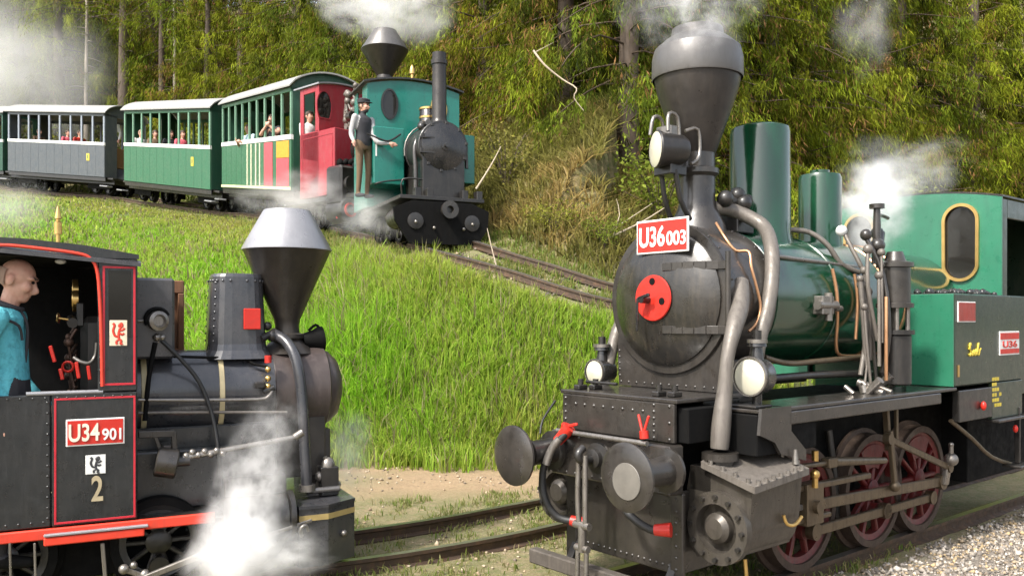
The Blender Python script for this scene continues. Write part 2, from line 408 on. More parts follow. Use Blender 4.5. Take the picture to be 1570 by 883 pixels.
# ------------------------------------------------------------ railway tracks
M['rail'] = paint('rusty_rail_steel', (.075, .05, .035), .5, (.16, .09, .05), .6, metal=.4, scale=5, streak=False)
M['railtop'] = plain('polished_rail_head', (.4, .37, .34), .3, .85)
def track(name, label, cpts, tilt, zfun, gauge=.76, sleepers=True, h=.11, sl_every=.62):
    root = thing(name, label, None); root['kind'] = 'structure'
    P = [Vector(p) for p in cpts]; N = len(P); L = []
    for i in range(N):
        d = (P[min(i+1, N-1)]-P[max(i-1, 0)]); d.z = 0; d.normalize(); L.append(Vector((-d.y, d.x, 0)))
    for sgn in (-1, 1):
        mb = MB(); prof = [(-.05, -h), (.05, -h), (.05, -h+.015), (.01, -h+.03), (.01, -.035), (.028, -.025), (.028, 0), (-.028, 0), (-.028, -.025), (-.01, -.035), (-.01, -h+.03), (-.05, -h+.015)]
        n = len(prof); vs = []
        for i in range(N):
            tl = tilt(P[i].x); c = P[i]+L[i]*(sgn*gauge/2); z = zfun(P[i])+tl*sgn*gauge/2
            for (a, b) in prof: q = c+L[i]*a; vs.append((q.x, q.y, z+b+tl*a))
        fs = [(i*n+k, i*n+(k+1) % n, (i+1)*n+(k+1) % n, (i+1)*n+k) for i in range(N-1) for k in range(n)]
        mb.add(vs, fs); mb.m = [1 if f % n == 6 else 0 for f in range(len(fs))]
        mb.build('rail', [M['rail'], M['railtop']], root)
    if sleepers:
        s0 = MB().box(-.09, .09, -.68, .68, -.1, 0, .012).mesh('sleeper', M['wood']); acc = 0
        for i in range(N-1):
            seg = (P[i+1]-P[i]).length; acc += seg
            if acc >= sl_every:
                acc = 0; d = P[i+1]-P[i]; p = P[i]
                o = inst(s0, 'sleeper', root, (p.x, p.y, zfun(p)-h-.045+random.uniform(-.012, .012)), (0, 0, math.atan2(d.y, d.x)+random.uniform(-.03, .03)))
                o.rotation_euler.rotate_axis('X', math.atan(tilt(p.x)))
    return root
up_pts = [Vector(p) for p in spline(TRK, 26)]
track('upper_track', 'curved narrow gauge track on the hillside above the grass bank', up_pts, lambda x: float(TILT(x)), lambda p: p.z, sleepers=True)
r3 = Vector((.772, .636, 0)).normalized(); o3 = Vector((1.618, 5.754, 0))
track('near_track', 'straight track beneath the large green locomotive', [o3+r3*s_ for s_ in np.arange(-9, 30, .25)], lambda x: 0, lambda p: 0)
h1 = R(63); c1 = [Vector((-1.15, 6.05, 0))]; hd = h1
p_ = c1[0].copy(); b1 = []
for k in range(36): p_ = p_-Vector((math.sin(h1), math.cos(h1), 0))*.25; b1.append(p_.copy())
p_ = c1[0].copy(); a1_ = []
for k in range(70):
    if k < 6: hd -= R(2.4)
    elif k > 14 and hd < R(80): hd += R(1.3)
    p_ = p_+Vector((math.sin(hd), math.cos(hd), 0))*.25; a1_.append(p_.copy())
track('left_track', 'old rusty track in front of the small black locomotive', b1[::-1]+c1+a1_, lambda x: 0, lambda p: 0)

# ------------------------------------------------------------ grass, gravel, undergrowth
def leaf_mat(name, tr=.35, rough=.55, spec=.3):
    t = NT(name); a = t.n('ShaderNodeAttribute', attribute_name='tint')
    t.l(a.outputs['Color'], t.b.inputs['Base Color']); t.b.inputs['Roughness'].default_value = rough
    t.b.inputs['Specular IOR Level'].default_value = spec
    tl = t.n('ShaderNodeBsdfTranslucent'); t.l(a.outputs['Color'], tl.inputs[0])
    mx = t.n('ShaderNodeMixShader'); mx.inputs[0].default_value = tr
    t.l(t.b.outputs[0], mx.inputs[1]); t.l(tl.outputs[0], mx.inputs[2])
    t.l(mx.outputs[0], t.t.nodes['Material Output'].inputs[0]); return t.m
M['grass'] = leaf_mat('grass_blade', .58)
def lerp3(a, b, f): return np.asarray(a)[None]*(1-f[:, None])+np.asarray(b)[None]*f[:, None]
def blades(X, Y, Z, h, wd, col, lean=.35, drop=.0):
    n = len(X); th = RNG.uniform(0, 2*np.pi, n); la = RNG.uniform(0, 2*np.pi, n); lm = np.abs(RNG.normal(0, lean, n))*h
    ex = np.cos(th)*wd*.5; ey = np.sin(th)*wd*.5; lx = np.cos(la)*lm; ly = np.sin(la)*lm
    V = np.empty((n, 5, 3))
    V[:, 0] = np.stack([X-ex, Y-ey, Z-.02], 1); V[:, 1] = np.stack([X+ex, Y+ey, Z-.02], 1)
    V[:, 2] = np.stack([X-ex*.8+lx*.35, Y-ey*.8+ly*.35, Z+h*.55], 1); V[:, 3] = np.stack([X+ex*.8+lx*.35, Y+ey*.8+ly*.35, Z+h*.55], 1)
    V[:, 4] = np.stack([X+lx, Y+ly, Z+h*(1-.25*np.minimum(lm/h, 1))], 1)
    b = np.arange(n)[:, None]*5
    T = np.concatenate([b+np.array([[0, 1, 3]]), b+np.array([[0, 3, 2]]), b+np.array([[2, 3, 4]])], 0)
    cv = np.repeat(col[:, None], 5, 1); cv[:, 4] *= 1.25
    return V.reshape(-1, 3), T, cv.reshape(-1, 3)
def scatter(n, x0, x1, y0, y1):
    return RNG.uniform(x0, x1, n), RNG.uniform(y0, y1, n)
def bank_grass(n, x0, x1, y0, y1, hs, ws):
    X, Y = scatter(n, x0, x1, y0, y1); d, _ = track_d(X, Y); dt = Y-TOE(X)
    edge = fbm(X, Y, 1.3, 31)
    fine = fbm(X, Y, 3.1, 18)
    keep = (dt > -.75+edge*.9+fine*.7-.9*(RNG.uniform(0, 1, n) < .12)*fine) & (d > .62+edge*.5) & (fbm(X, Y, 2.2, 17) > .2)
    X, Y, d, dt = X[keep], Y[keep], d[keep], dt[keep]; n = len(X)
    Z = terrain(X, Y); top = np.clip(1-(d-1.0)/1.7, 0, 1)                    # 1 close to the track: shorter and yellower
    low = np.clip(1-dt/1.1, 0, 1); left = np.clip((-X-2.4)/4.5, 0, 1)
    clump = fbm(X, Y, 1.7, 40); h = hs*(.5+1.0*clump)*RNG.uniform(.6, 1.25, n)*(1-.6*top)*(1-.55*left)*(1-.5*low)
    g = RNG.uniform(0, 1, n); col = lerp3((.16, .37, .015), (.32, .54, .045), g)
    yel = np.clip(.8*top+.5*left+.6*low**2-.12+(fbm(X, Y, .9, 51)-.5)*.8+RNG.normal(0, .18, n), 0, 1)
    col = col*(1-yel[:, None])+lerp3((.28, .34, .05), (.45, .42, .11), RNG.uniform(0, 1, n))*yel[:, None]
    dk = RNG.uniform(0, 1, n) < .1; col[dk] = col[dk]*.45
    tall = RNG.uniform(0, 1, n) < .03; h[tall] *= 1.7
    st = (RNG.uniform(0, 1, n) < .07+.1*left) | (tall & (RNG.uniform(0, 1, n) < .6)); col[st] = np.array([.33, .29, .15])*RNG.uniform(.6, 1.1, (st.sum(), 1))
    return blades(X, Y, Z, h, ws*RNG.uniform(.6, 1.4, n), col, .55)
parts = [bank_grass(165000, -4.5, 3.6, 9.4, 14, .46, .017), bank_grass(110000, -11, -3.5, 9.6, 26, .34, .032), bank_grass(45000, -24, -9, 12, 31, .36, .055), bank_grass(26000, 3, 12, 10, 20, .32, .035)]
def join(parts):
    V = []; T = []; C = []; o = 0
    for v, t_, c in parts: V.append(v); T.append(t_+o); C.append(c); o += len(v)
    return np.concatenate(V), np.concatenate(T), np.concatenate(C)
def bed_grass(n, x0, x1, y0, y1):
    X, Y = scatter(n, x0, x1, y0, y1); d, _ = track_d(X, Y); keep = (np.abs(d) < 1.3) & (fbm(X, Y, 2.6, 91)+.25*np.abs(np.abs(d)-.38) > .5) & (np.abs(np.abs(d)-.38) > .05); X, Y = X[keep], Y[keep]; n = len(X)
    g = RNG.uniform(0, 1, n); q = np.clip(RNG.normal(.45, .3, n), 0, 1); col = lerp3((.1, .19, .02), (.18, .28, .04), g)*(1-q[:, None])+lerp3((.24, .2, .07), (.36, .29, .13), g)*q[:, None]
    return blades(X, Y, terrain(X, Y), RNG.uniform(.05, .17, n), RNG.uniform(.012, .026, n), col, .7)
parts += [bed_grass(95000, -6, 4.5, 11.2, 21), bed_grass(40000, -22, -6, 19, 34)]
V, T, C = join(parts)
link('bank_grass', np_mesh('bank_grass', V, T, M['grass'], cols={'tint': C}), kind='stuff', label='tall bright green grass covering the bank')
def flat_grass(n, x0, x1, y0, y1):
    X, Y = scatter(n, x0, x1, y0, y1); cl = fbm(X, Y, 1.4, 61)*.6+fbm(X, Y, 5, 62)*.4
    keep = (cl+RNG.uniform(-.12, .12, n) > .5+.35*soil_mask(X, Y)+.6*gravel_mask(X, Y)) & (Y < TOE(X)+.3)
    X, Y = X[keep], Y[keep]; n = len(X); g = RNG.uniform(0, 1, n); yel = np.clip(RNG.normal(.5, .3, n), 0, 1)
    col = lerp3((.1, .2, .02), (.19, .27, .04), g)*(1-yel[:, None])+lerp3((.24, .21, .08), (.4, .32, .19), g)*yel[:, None]
    return blades(X, Y, terrain(X, Y), RNG.uniform(.02, .075, n), RNG.uniform(.006, .014, n), col, .9)
V, T, C = join([flat_grass(90000, -3.6, 3.0, 4.6, 10.4), flat_grass(15000, -9, -3.4, 3.5, 11)])
link('yard_grass', np_mesh('yard_grass', V, T, M['grass'], cols={'tint': C}), kind='stuff', label='short dry grass and weeds between the rails')
# gravel: loose stones, each a small rough octahedron
def stones(n, x0, x1, y0, y1, mask, smin, smax, pal):
    X, Y = scatter(n, x0, x1, y0, y1); keep = RNG.uniform(0, 1, n) < mask(X, Y); X, Y = X[keep], Y[keep]; n = len(X)
    Z = terrain(X, Y); s_ = RNG.uniform(smin, smax, n)*np.where(RNG.uniform(0, 1, n) < .12, 1.6, 1)
    base = np.array([[1, 0, 0], [-1, 0, 0], [0, 1, 0], [0, -1, 0], [0, 0, .8], [0, 0, -.8], ])
    V = base[None]*RNG.uniform(.55, 1.1, (n, 6, 1))+RNG.normal(0, .16, (n, 6, 3)); a = RNG.uniform(0, 6.28, n); ca, sa = np.cos(a)[:, None], np.sin(a)[:, None]
    V = np.stack([V[..., 0]*ca-V[..., 1]*sa, V[..., 0]*sa+V[..., 1]*ca, V[..., 2]], 2)*s_[:, None, None]
    V += np.stack([X, Y, Z+s_*.35], 1)[:, None]
    T = np.array([[0, 2, 4], [2, 1, 4], [1, 3, 4], [3, 0, 4], [2, 0, 5], [1, 2, 5], [3, 1, 5], [0, 3, 5]])
    T = (np.arange(n)[:, None, None]*6+T[None]).reshape(-1, 3)
    pal = np.array(pal); c = pal[RNG.integers(0, len(pal), n)]*RNG.uniform(.6, 1.15, (n, 1))
    return V.reshape(-1, 3), T, np.repeat(c, 6, 0)
t = NT('loose_stone'); a = t.n('ShaderNodeAttribute', attribute_name='tint'); t.l(a.outputs['Color'], t.b.inputs['Base Color']); t.b.inputs['Roughness'].default_value = .9
M['stone'] = t.m
GP = [(.38, .34, .29), (.32, .28, .23), (.25, .22, .19), (.46, .42, .37), (.32, .25, .17), (.17, .15, .13), (.4, .3, .17), (.22, .18, .14)]
V, T, C = join([stones(30000, 1.6, 6.2, 4.4, 9.0, gravel_mask, .008, .021, GP), stones(9000, 4, 12, 7, 14, gravel_mask, .012, .03, GP)])
link('gravel', np_mesh('gravel', V, T, M['stone'], cols={'tint': C}), kind='stuff', label='pale loose gravel beside the right-hand track')
def bal_mask(X, Y): d, _ = track_d(X, Y); return np.clip(.95-np.abs(d), 0, 1)*.8
def low_mask(X, Y):
    return np.clip(fbm(X, Y, 2.0, 70)*1.6-.55, 0, 1)*np.clip((TOE(X)-Y)/.4, 0, 1)*.5
V, T, C = join([stones(9000, -5, 4.5, 11.2, 17.5, bal_mask, .012, .032, [(.3, .24, .17), (.2, .16, .12), (.4, .32, .22), (.14, .12, .09)]),
                stones(9000, -3.2, 2.6, 4.8, 10.2, low_mask, .008, .022, [(.4, .33, .24), (.3, .22, .14), (.5, .4, .28), (.2, .16, .12)])])
link('ballast', np_mesh('ballast', V, T, M['stone'], cols={'tint': C}), kind='stuff', label='brown ballast and small stones around the rails')
# undergrowth on the slope above the upper track: dry grass plus leafy sprigs
def slope_cover(n, x0, x1, y0, y1, scale=1.0):
    X, Y = scatter(n, x0, x1, y0, y1); d, _ = track_d(X, Y); pt = fbm(X, Y, .8, 81)
    keep = (d < -.85-pt*.5) & (d > -13) & (fbm(X, Y, 1.6, 82) > .3); X, Y, d, pt = X[keep], Y[keep], d[keep], pt[keep]; n = len(X)
    g = RNG.uniform(0, 1, n); q = np.clip((pt-.57)*4+RNG.normal(0, .25, n), 0, 1)
    left = np.clip((-X-5)/3, 0, 1)
    q = np.clip(q-.15*left+.38*(X > -1.5)*(X < 4)*(d > -5), 0, 1)
    col = lerp3((.32, .22, .08), (.46, .36, .13), g)*q[:, None]+lerp3((.075, .11, .015), (.17, .21, .03), g)*(1-q[:, None])
    dk = RNG.uniform(0, 1, n) < .2; col[dk] *= .4
    return blades(X, Y, terrain(X, Y), RNG.uniform(.1, .38, n)*scale, RNG.uniform(.015, .04, n)*scale, col, 1.1)
V, T, C = join([slope_cover(85000, -5.5, 6, 12.5, 21), slope_cover(45000, -22, -3, 18, 40, 1.5), slope_cover(14000, 5, 16, 15, 30, 1.3)])
link('undergrowth', np_mesh('undergrowth', V, T, M['grass'], cols={'tint': C}), kind='stuff', label='brown dry grass and low weeds on the slope')

# ------------------------------------------------------------ trees
M['bark'] = paint('grey_brown_bark', (.1, .073, .052), .9, (.035, .027, .02), .7, scale=5, bump=.6)
M['palebark'] = paint('pale_bark', (.36, .31, .25), .85, (.16, .13, .1), .6, scale=6, bump=.4)
M['spruce'] = leaf_mat('spruce_spray', .35, .7, .08)
def spruce_crown(seed, Ht=13., Rb=3.3, z0=.3, nb=105, spr=560, pal=((.10, .145, .008), (.22, .27, .018)), dry=.1):
    rg = np.random.default_rng(seed); Vs = []; Cs = []
    wood = MB()
    for b in range(nb):
        f = (b+rg.uniform(0, 1))/nb; z = z0+(Ht-z0)*f**1.3; L = Rb*(1-f**1.2)**.85*rg.uniform(.55, 1.2)+.15
        az = b*2.399+rg.uniform(-.6, .6); ca, sa = math.cos(az), math.sin(az); droop = rg.uniform(.25, .75)*(1-.5*f)
        up = rg.uniform(.0, .25); bf = rg.choice([.4, .7, 1.0, 1.12]); bend = rg.normal(0, .12)  # bf: darker boughs put shadow gaps of the crown into the tint
        zf = lambda t_: z+L*(up*t_-droop*t_*t_*1.2+.14*t_**4)
        P = lambda t_: np.array([ca*L*t_-sa*bend*L*t_*t_, sa*L*t_+ca*bend*L*t_*t_, zf(t_)])
        wood.tube([P(0), P(.35), P(.7), P(.95)], lambda t_, L=L: .008+.018*(1-t_)*min(L/2, 1), 4, False, 2)
        # side twigs, each a hanging curtain of short sprays
        nt_ = max(int(4+7*L/Rb), 4); n = int(spr*(.3+L/Rb)); tw = rg.integers(0, nt_, n); tt = np.sqrt(rg.uniform(.03, 1, nt_)); sd_ = rg.choice([-1, 1], nt_)*rg.uniform(.1, 1, nt_)
        hang = rg.uniform(.3, 1.35, nt_)*(.6+.4*(1-f)); bt = rg.uniform(0, 1, nt_)
        t_ = tt[tw]; q = rg.uniform(0, 1, n); wdt = L*.36*(1.1-t_); side = sd_[tw]*wdt*q+rg.normal(0, .05, n)
        px = ca*L*t_-sa*(side+bend*L*t_*t_)+ca*q*.18*L; py = sa*L*t_+ca*(side+bend*L*t_*t_)+sa*q*.18*L
        hz = rg.uniform(0, 1, n)**1.4
        pz = zf(t_)-np.abs(side)*.35-hz*hang[tw]*(.35+.65*q)+rg.normal(0, .04, n)
        ln = rg.uniform(.08, .28, n); wd = rg.uniform(.006, .016, n)
        dx = ca*rg.uniform(-.1, .6, n)-sa*sd_[tw]*.25+rg.normal(0, .35, n); dy = sa*rg.uniform(-.1, .6, n)+ca*sd_[tw]*.25+rg.normal(0, .35, n); dz = -rg.uniform(.3, 1.6, n)
        nn = np.sqrt(dx*dx+dy*dy+dz*dz); dx, dy, dz = dx/nn, dy/nn, dz/nn
        th = rg.uniform(0, 6.28, n); v = np.empty((n, 4, 3)); o = np.stack([px, py, pz], 1); dv = np.stack([dx, dy, dz], 1)*ln[:, None]; u = np.stack([np.cos(th), np.sin(th), 0*th], 1)*wd[:, None]
        v[:, 0] = o; v[:, 1] = o+dv*.45+u; v[:, 2] = o+dv; v[:, 3] = o+dv*.45-u
        g = np.clip(bt[tw]*.6+rg.uniform(0, .4, n), 0, 1); c = lerp3(pal[0], pal[1], g)*(rg.choice([.3, .55, .8, 1.0, 1.12], nt_, p=[.2, .2, .22, .23, .15])[tw]*bf)[:, None]  # dark twigs, picked at random, paint in the shade between sprays
        young = np.clip((t_*.6+q*.4-.5)/.4, 0, 1)*rg.uniform(0, 1, n); c = c*(1-.5*young[:, None])+np.array([.3, .32, .02])*.5*young[:, None]
        br = rg.uniform(0, 1, n) < dry*(1.5-t_)*np.where(rg.uniform(0, 1, nt_) < .35, 2.2, .5)[tw]; c[br] = np.array([.24, .13, .05])*rg.uniform(.6, 1.2, (br.sum(), 1))
        Vs.append(v.reshape(-1, 3)); Cs.append(np.repeat(c, 4, 0))
    V = np.concatenate(Vs); C = np.concatenate(Cs); Q = np.arange(len(V)).reshape(-1, 4)
    return np_mesh('crown', V, Q, M['spruce'], cols={'tint': C}), wood.mesh('branches', M['twig'])
M['twig'] = paint('dark_spruce_twig', (.075, .05, .03), .9, (.03, .02, .015), .6)
def trunk_mesh(Ht, r, seed, mat, lean=.02):
    rg = random.Random(seed); pts = [(0, 0, -.6)]
    x = y = 0
    for k in range(1, 8):
        x += rg.uniform(-lean, lean)*Ht/7; y += rg.uniform(-lean, lean)*Ht/7; pts.append((x, y, Ht*k/7))
    return MB().tube(pts, lambda t_: r*(1.0-.86*t_)+r*.55*max(0, .1-t_)/.1, 14, True, 4).mesh('trunk', mat)
CROWNS = [spruce_crown(1), spruce_crown(2, 12, 3.7, .1, 100, 570, pal=((.14, .165, .008), (.28, .28, .018)), dry=.3),
          spruce_crown(3, 14, 3.1, .1, 120, 520, pal=((.07, .115, .012), (.16, .22, .018)), dry=.08),
          spruce_crown(4, 10, 2.7, .0, 98, 500, pal=((.15, .195, .01), (.29, .32, .025)), dry=.05)]
TRUNK = trunk_mesh(13, .24, 5, M['bark'])
def clear(u, D, need):                                # step back along the slope until the plant stands clear of the track
    for _ in range(60):
        d, _z = track_d(np.array([(u-CU)/F*D]), np.array([D]))
        if -d[0] >= need: break
        D += .25
    return D
def spruce(label, u, D, k, sc=1.0, rz=None, group=None, dz=0.0, sz=1.0):
    D = clear(u, D, ((3.3, 3.7, 3.1, 2.7)[k]*1.22+.15)*sc+.8); X = (u-CU)/F*D; z = zt1(X, D)+dz
    r = thing('spruce_tree', label, 'tree', (X, D, z), random.uniform(0, 6.28) if rz is None else rz, group)
    r.scale = (sc, sc, sc*sz)
    link('crown', CROWNS[k][0], r, kind='stuff'); link('branches', CROWNS[k][1], r, kind='stuff'); link('trunk', TRUNK, r)
    return r
G1 = 'spruces standing just above the upper track'
named = [
 ('broad drooping spruce right behind the tall thin chimney of the teal locomotive', 742, 18.2, 1, 1.0),
 ('big weeping spruce with tangled brown branches, between the teal locomotive and the large funnel chimney', 868, 17.0, 1, .95),
 ('dark spruce close behind the round headlamp of the green locomotive', 962, 17.6, 2, 1.05),
 ('yellow-green spruce directly behind the large funnel chimney', 1085, 18.4, 0, 1.0),
 ('bright spruce with hanging sprays above the tall green dome', 1182, 17.8, 3, 1.25),
 ('olive spruce above the small green dome and the rising white steam', 1290, 19.2, 1, 1.0),
 ('spruce with reddish bare twigs above the steam beside the pale green cab', 1385, 20.5, 0, 1.1),
 ('dense bushy spruce above the pale green cab', 1492, 18.8, 3, 1.35),
 ('dark green spruce at the right edge above the cab roof', 1600, 20.0, 2, 1.15),
 ('drooping spruce behind the diamond chimney of the red locomotive', 560, 23.5, 2, 1.05),
 ('olive spruce behind the gap between red and teal locomotives', 645, 21.0, 0, 1.0),
 ('bushy spruce above the roof of the foremost coach', 455, 27.5, 3, 1.35),
 ('spruce with low skirts above the middle coach roof', 370, 31.0, 1, 1.1),
 ('young bright spruce right of the slender light trunk', 318, 33.5, 3, .8),
]
for lb, u, D, k, s_ in named: spruce(lb, u, D, k, s_, group=G1)
G2 = 'tall spruces deeper in the forest'
MARK = [(20, 'the mist at the left edge'), (132, 'the thin pale trunk'), (190, 'the thick grey trunk'), (249, 'the brown bare trunk'), (305, 'the young bright spruce'), (370, 'the plain green coach'), (455, 'the foremost coach'), (505, 'the crimson cab'), (592, 'the diamond chimney'), (640, 'the teal cab'), (690, 'the thin teal chimney'), (745, 'the broad drooping spruce'),
        (800, 'the leaning straw stick'), (865, 'the crooked dead twig'), (915, 'the fallen branches'), (965, 'the headlamp'), (1030, 'the smoking funnel'), (1070, 'the funnel chimney'), (1110, 'the funnel rim'), (1164, 'the tall dome'), (1230, 'the gap between the domes'), (1258, 'the small dome'), (1340, 'the rising steam'), (1400, 'the air pump'), (1473, 'the oval cab window'), (1550, 'the cab roof')]
used = set()
def deep(u, D, k, s_):
    look = ('olive', 'yellowish', 'dark')[k]
    for m_ in sorted(MARK, key=lambda q: abs(q[0]-u)):
        lb = 'tall %s spruce deeper in the forest beyond %s' % (look, m_[1])
        if lb not in used: break
    used.add(lb); spruce(lb, u, D, k, s_, group=G2)
for u, D, k, s_ in [(690, 22.5, 2, 1.2), (800, 21.5, 0, 1.2), (915, 21.5, 2, 1.25), (1030, 22.5, 1, 1.2), (1140, 22.5, 2, 1.25), (1240, 23.5, 0, 1.2), (1345, 24.5, 2, 1.3), (1450, 24, 1, 1.25), (1560, 25, 0, 1.3), (1670, 25, 2, 1.3),
                    (600, 27, 0, 1.3), (510, 29.5, 2, 1.25), (420, 34, 0, 1.4), (340, 38, 2, 1.5), (740, 27, 1, 1.35), (860, 26.5, 2, 1.4), (980, 27.5, 0, 1.4), (1100, 28, 2, 1.4), (1220, 29, 1, 1.4), (1340, 30, 0, 1.4), (1480, 31, 2, 1.5),
                    (60, 41, 2, 1.5), (-40, 42, 0, 1.5), (150, 46, 0, 1.6), (240, 45, 2, 1.6), (300, 47, 1, 1.6), (90, 50, 1, 1.7), (200, 52, 2, 1.8), (0, 52, 0, 1.8), (30, 46, 2, 1.6)]:
    deep(u, D, k, s_)
spruce('pale misty spruce at the upper left corner beyond the last coach', 30, 36, 0, 1.2, group='misty spruces at the left')
spruce('smaller misty spruce left of the thin pale trunk', 92, 35, 3, 1.2, group='misty spruces at the left')
# bare lower trunks at the upper left (their crowns stand above the picture)
CR_UP = spruce_crown(9, 16, 2.6, 6.0, 80, 120)
def bare(label, u, D, r, mat, H=17., name='spruce_tree', lean=.012):
    D = clear(u, D, 4.5); X = (u-CU)/F*D; z = zt1(X, D)
    o = thing(name, label, 'tree', (X, D, z), random.uniform(0, 6), 'bare trunks at the forest edge')
    link('trunk', trunk_mesh(H, r, int(u*7), mat, lean), o); link('crown', CR_UP[0], o, kind='stuff'); link('branches', CR_UP[1], o, kind='stuff')
    mb = MB()
    for k in range(14):
        a = random.uniform(0, 6.28); zz = random.uniform(1.5, 6.5); L = random.uniform(.3, 1.0)
        mb.tube([(0, 0, zz), (math.cos(a)*L*.5, math.sin(a)*L*.5, zz-.02), (math.cos(a)*L, math.sin(a)*L, zz-.2*L)], lambda t_: .02*(1-t_)+.004, 5, False, 2)
    mb.build('dead_twigs', mat, o, kind='stuff'); return o
bare('thick grey-barked trunk standing bare behind the middle coach', 190, 31.5, .27, M['bark'])
bare('thin pale trunk, leftmost of the bare trunks', 132, 33.5, .09, M['palebark'])
bare('brown trunk right of the thick grey trunk', 249, 33.5, .16, M['bark'])
bare('slender light trunk close beside the brown one', 268, 32.5, .085, M['palebark'])
# shrubs with small leaves
def shrub_mesh(seed, n_st, rad, hh, leaves, pal):
    rg = np.random.default_rng(seed); mb = MB(); Vs = []; Cs = []
    for k in range(n_st):
        a = rg.uniform(0, 6.28); L = rg.uniform(.5, 1)*rad; h_ = hh*rg.uniform(.6, 1.1)
        P = [np.array([0, 0, -.1]), np.array([math.cos(a)*L*.4, math.sin(a)*L*.4, h_*.55]), np.array([math.cos(a)*L, math.sin(a)*L, h_*rg.uniform(.75, 1)])]
        mb.tube(P, lambda t_: .012*(1-t_)+.003, 4, False, 2)
        t_ = rg.uniform(.3, 1.05, leaves)[:, None]; c = (P[0]*(1-t_)**2+2*P[1]*t_*(1-t_)+P[2]*t_**2)+rg.normal(0, .12*rad+.04, (leaves, 3))
        s_ = rg.uniform(.02, .05, leaves)[:, None]; d = rg.normal(0, 1, (leaves, 3)); d /= np.linalg.norm(d, axis=1)[:, None]; e = np.cross(d, rg.normal(0, 1, (leaves, 3))); e /= np.linalg.norm(e, axis=1)[:, None]
        v = np.stack([c-d*s_, c+e*s_*.55, c+d*s_, c-e*s_*.55], 1); Vs.append(v.reshape(-1, 3)); g = rg.uniform(0, 1, leaves); Cs.append(np.repeat(lerp3(pal[0], pal[1], g), 4, 0))
    V = np.concatenate(Vs); return np_mesh('foliage', V, np.arange(len(V)).reshape(-1, 4), M['spruce'], cols={'tint': np.concatenate(Cs)}), mb.mesh('stems', M['bark'])
SHR = [shrub_mesh(21, 16, .8, 1.1, 90, ((.1, .14, .015), (.22, .26, .04))), shrub_mesh(22, 18, .9, .8, 70, ((.14, .17, .02), (.3, .29, .05))), shrub_mesh(23, 14, .7, 1.5, 60, ((.09, .1, .02), (.24, .22, .05)))]
def shrub(label, u, D, k, sc, group='shrubs on the slope'):
    D = clear(u, D, .8*sc+1.0); X = (u-CU)/F*D; o = thing('shrub', label, 'shrub', (X, D, zt1(X, D)), random.uniform(0, 6), group); o.scale = (sc,)*3
    link('foliage', SHR[k][0], o, kind='stuff'); link('stems', SHR[k][1], o, kind='stuff')
for lb, u, D, k, s_ in [('leafy shrub right beside the teal locomotive tank', 775, 14.9, 2, 1.0), 
                        ('small shrub just above the far rail', 850, 13.9, 1, .55), ('small green plant above the rail near the number plate', 925, 13.4, 0, .5), ('shrub behind the smokebox and funnel chimney', 1010, 15.4, 0, 1.2),
                        ('shrub behind the tall green dome', 1140, 16.2, 1, 1.3), ('shrub behind the small green dome', 1240, 17.0, 0, 1.4), ('green shrub beyond the rising white steam', 1360, 18.2, 0, 1.6), ('shrub above the cab window', 1470, 17.2, 2, 1.6),
                        ('yellow-green bush above the rear coach roof', 110, 32.5, 1, 1.7), ('bush at the foot of the thick grey trunk', 215, 30.2, 0, 1.6), ('bright bush above the join of two coaches', 262, 28.5, 1, 1.6), ('green bush above the middle coach', 330, 27, 0, 1.8), ('leafy bush above the foremost coach', 415, 24, 0, 1.7), ('yellow bush left of the red cab roof', 455, 22.0, 1, 1.4), ('pale bush above the last coach', 40, 34, 0, 1.9)]:
    shrub(lb, u, D, k, s_)
# dead branches
M['deadwood'] = paint('bleached_dead_wood', (.4, .33, .24), .85, (.2, .15, .1), .5, scale=9)
def branch(label, pts, r, forks=()):
    P = [at(*p) for p in pts]; o = P[0]; mb = MB().tube([p-o for p in P], lambda t_: r*(1-.7*t_), 7, True, 3)
    for f in forks: mb.tube([at(*p)-o for p in f], lambda t_: r*.5*(1-.7*t_), 6, True, 2)
    b = mb.build('dead_branch', M['deadwood']); b.location = o; tag(b, label, 'branch', 'dead branches on the slope'); return b
branch('long pale fallen branch on the slope left of the number plate', [(890, 388, 13.5), (940, 362, 13.8), (985, 340, 14.1), (1020, 318, 14.4)], .025, [[(940, 362, 13.8), (950, 330, 13.9), (945, 305, 13.95)]])
branch('thin fallen branch lying above the other one on the slope', [(905, 372, 14.0), (950, 345, 14.3), (1000, 312, 14.6)], .016)
branch('crooked pale dead twig hanging in the weeping spruce', [(818, 78, 14.2), (835, 100, 14.1), (862, 122, 14.1), (884, 136, 14.0), (880, 150, 14.0), (895, 170, 14.0)], .02, [[(822, 80, 14.2), (848, 66, 14.3)]])
branch('straw-coloured stick leaning on the bank right of the teal locomotive', [(730, 290, 13.6), (752, 255, 13.7), (768, 225, 13.9)], .018)
branch('dry stalk standing in front of the rails right of the teal locomotive', [(762, 412, 12.3), (752, 372, 12.35), (747, 350, 12.4)], .012)

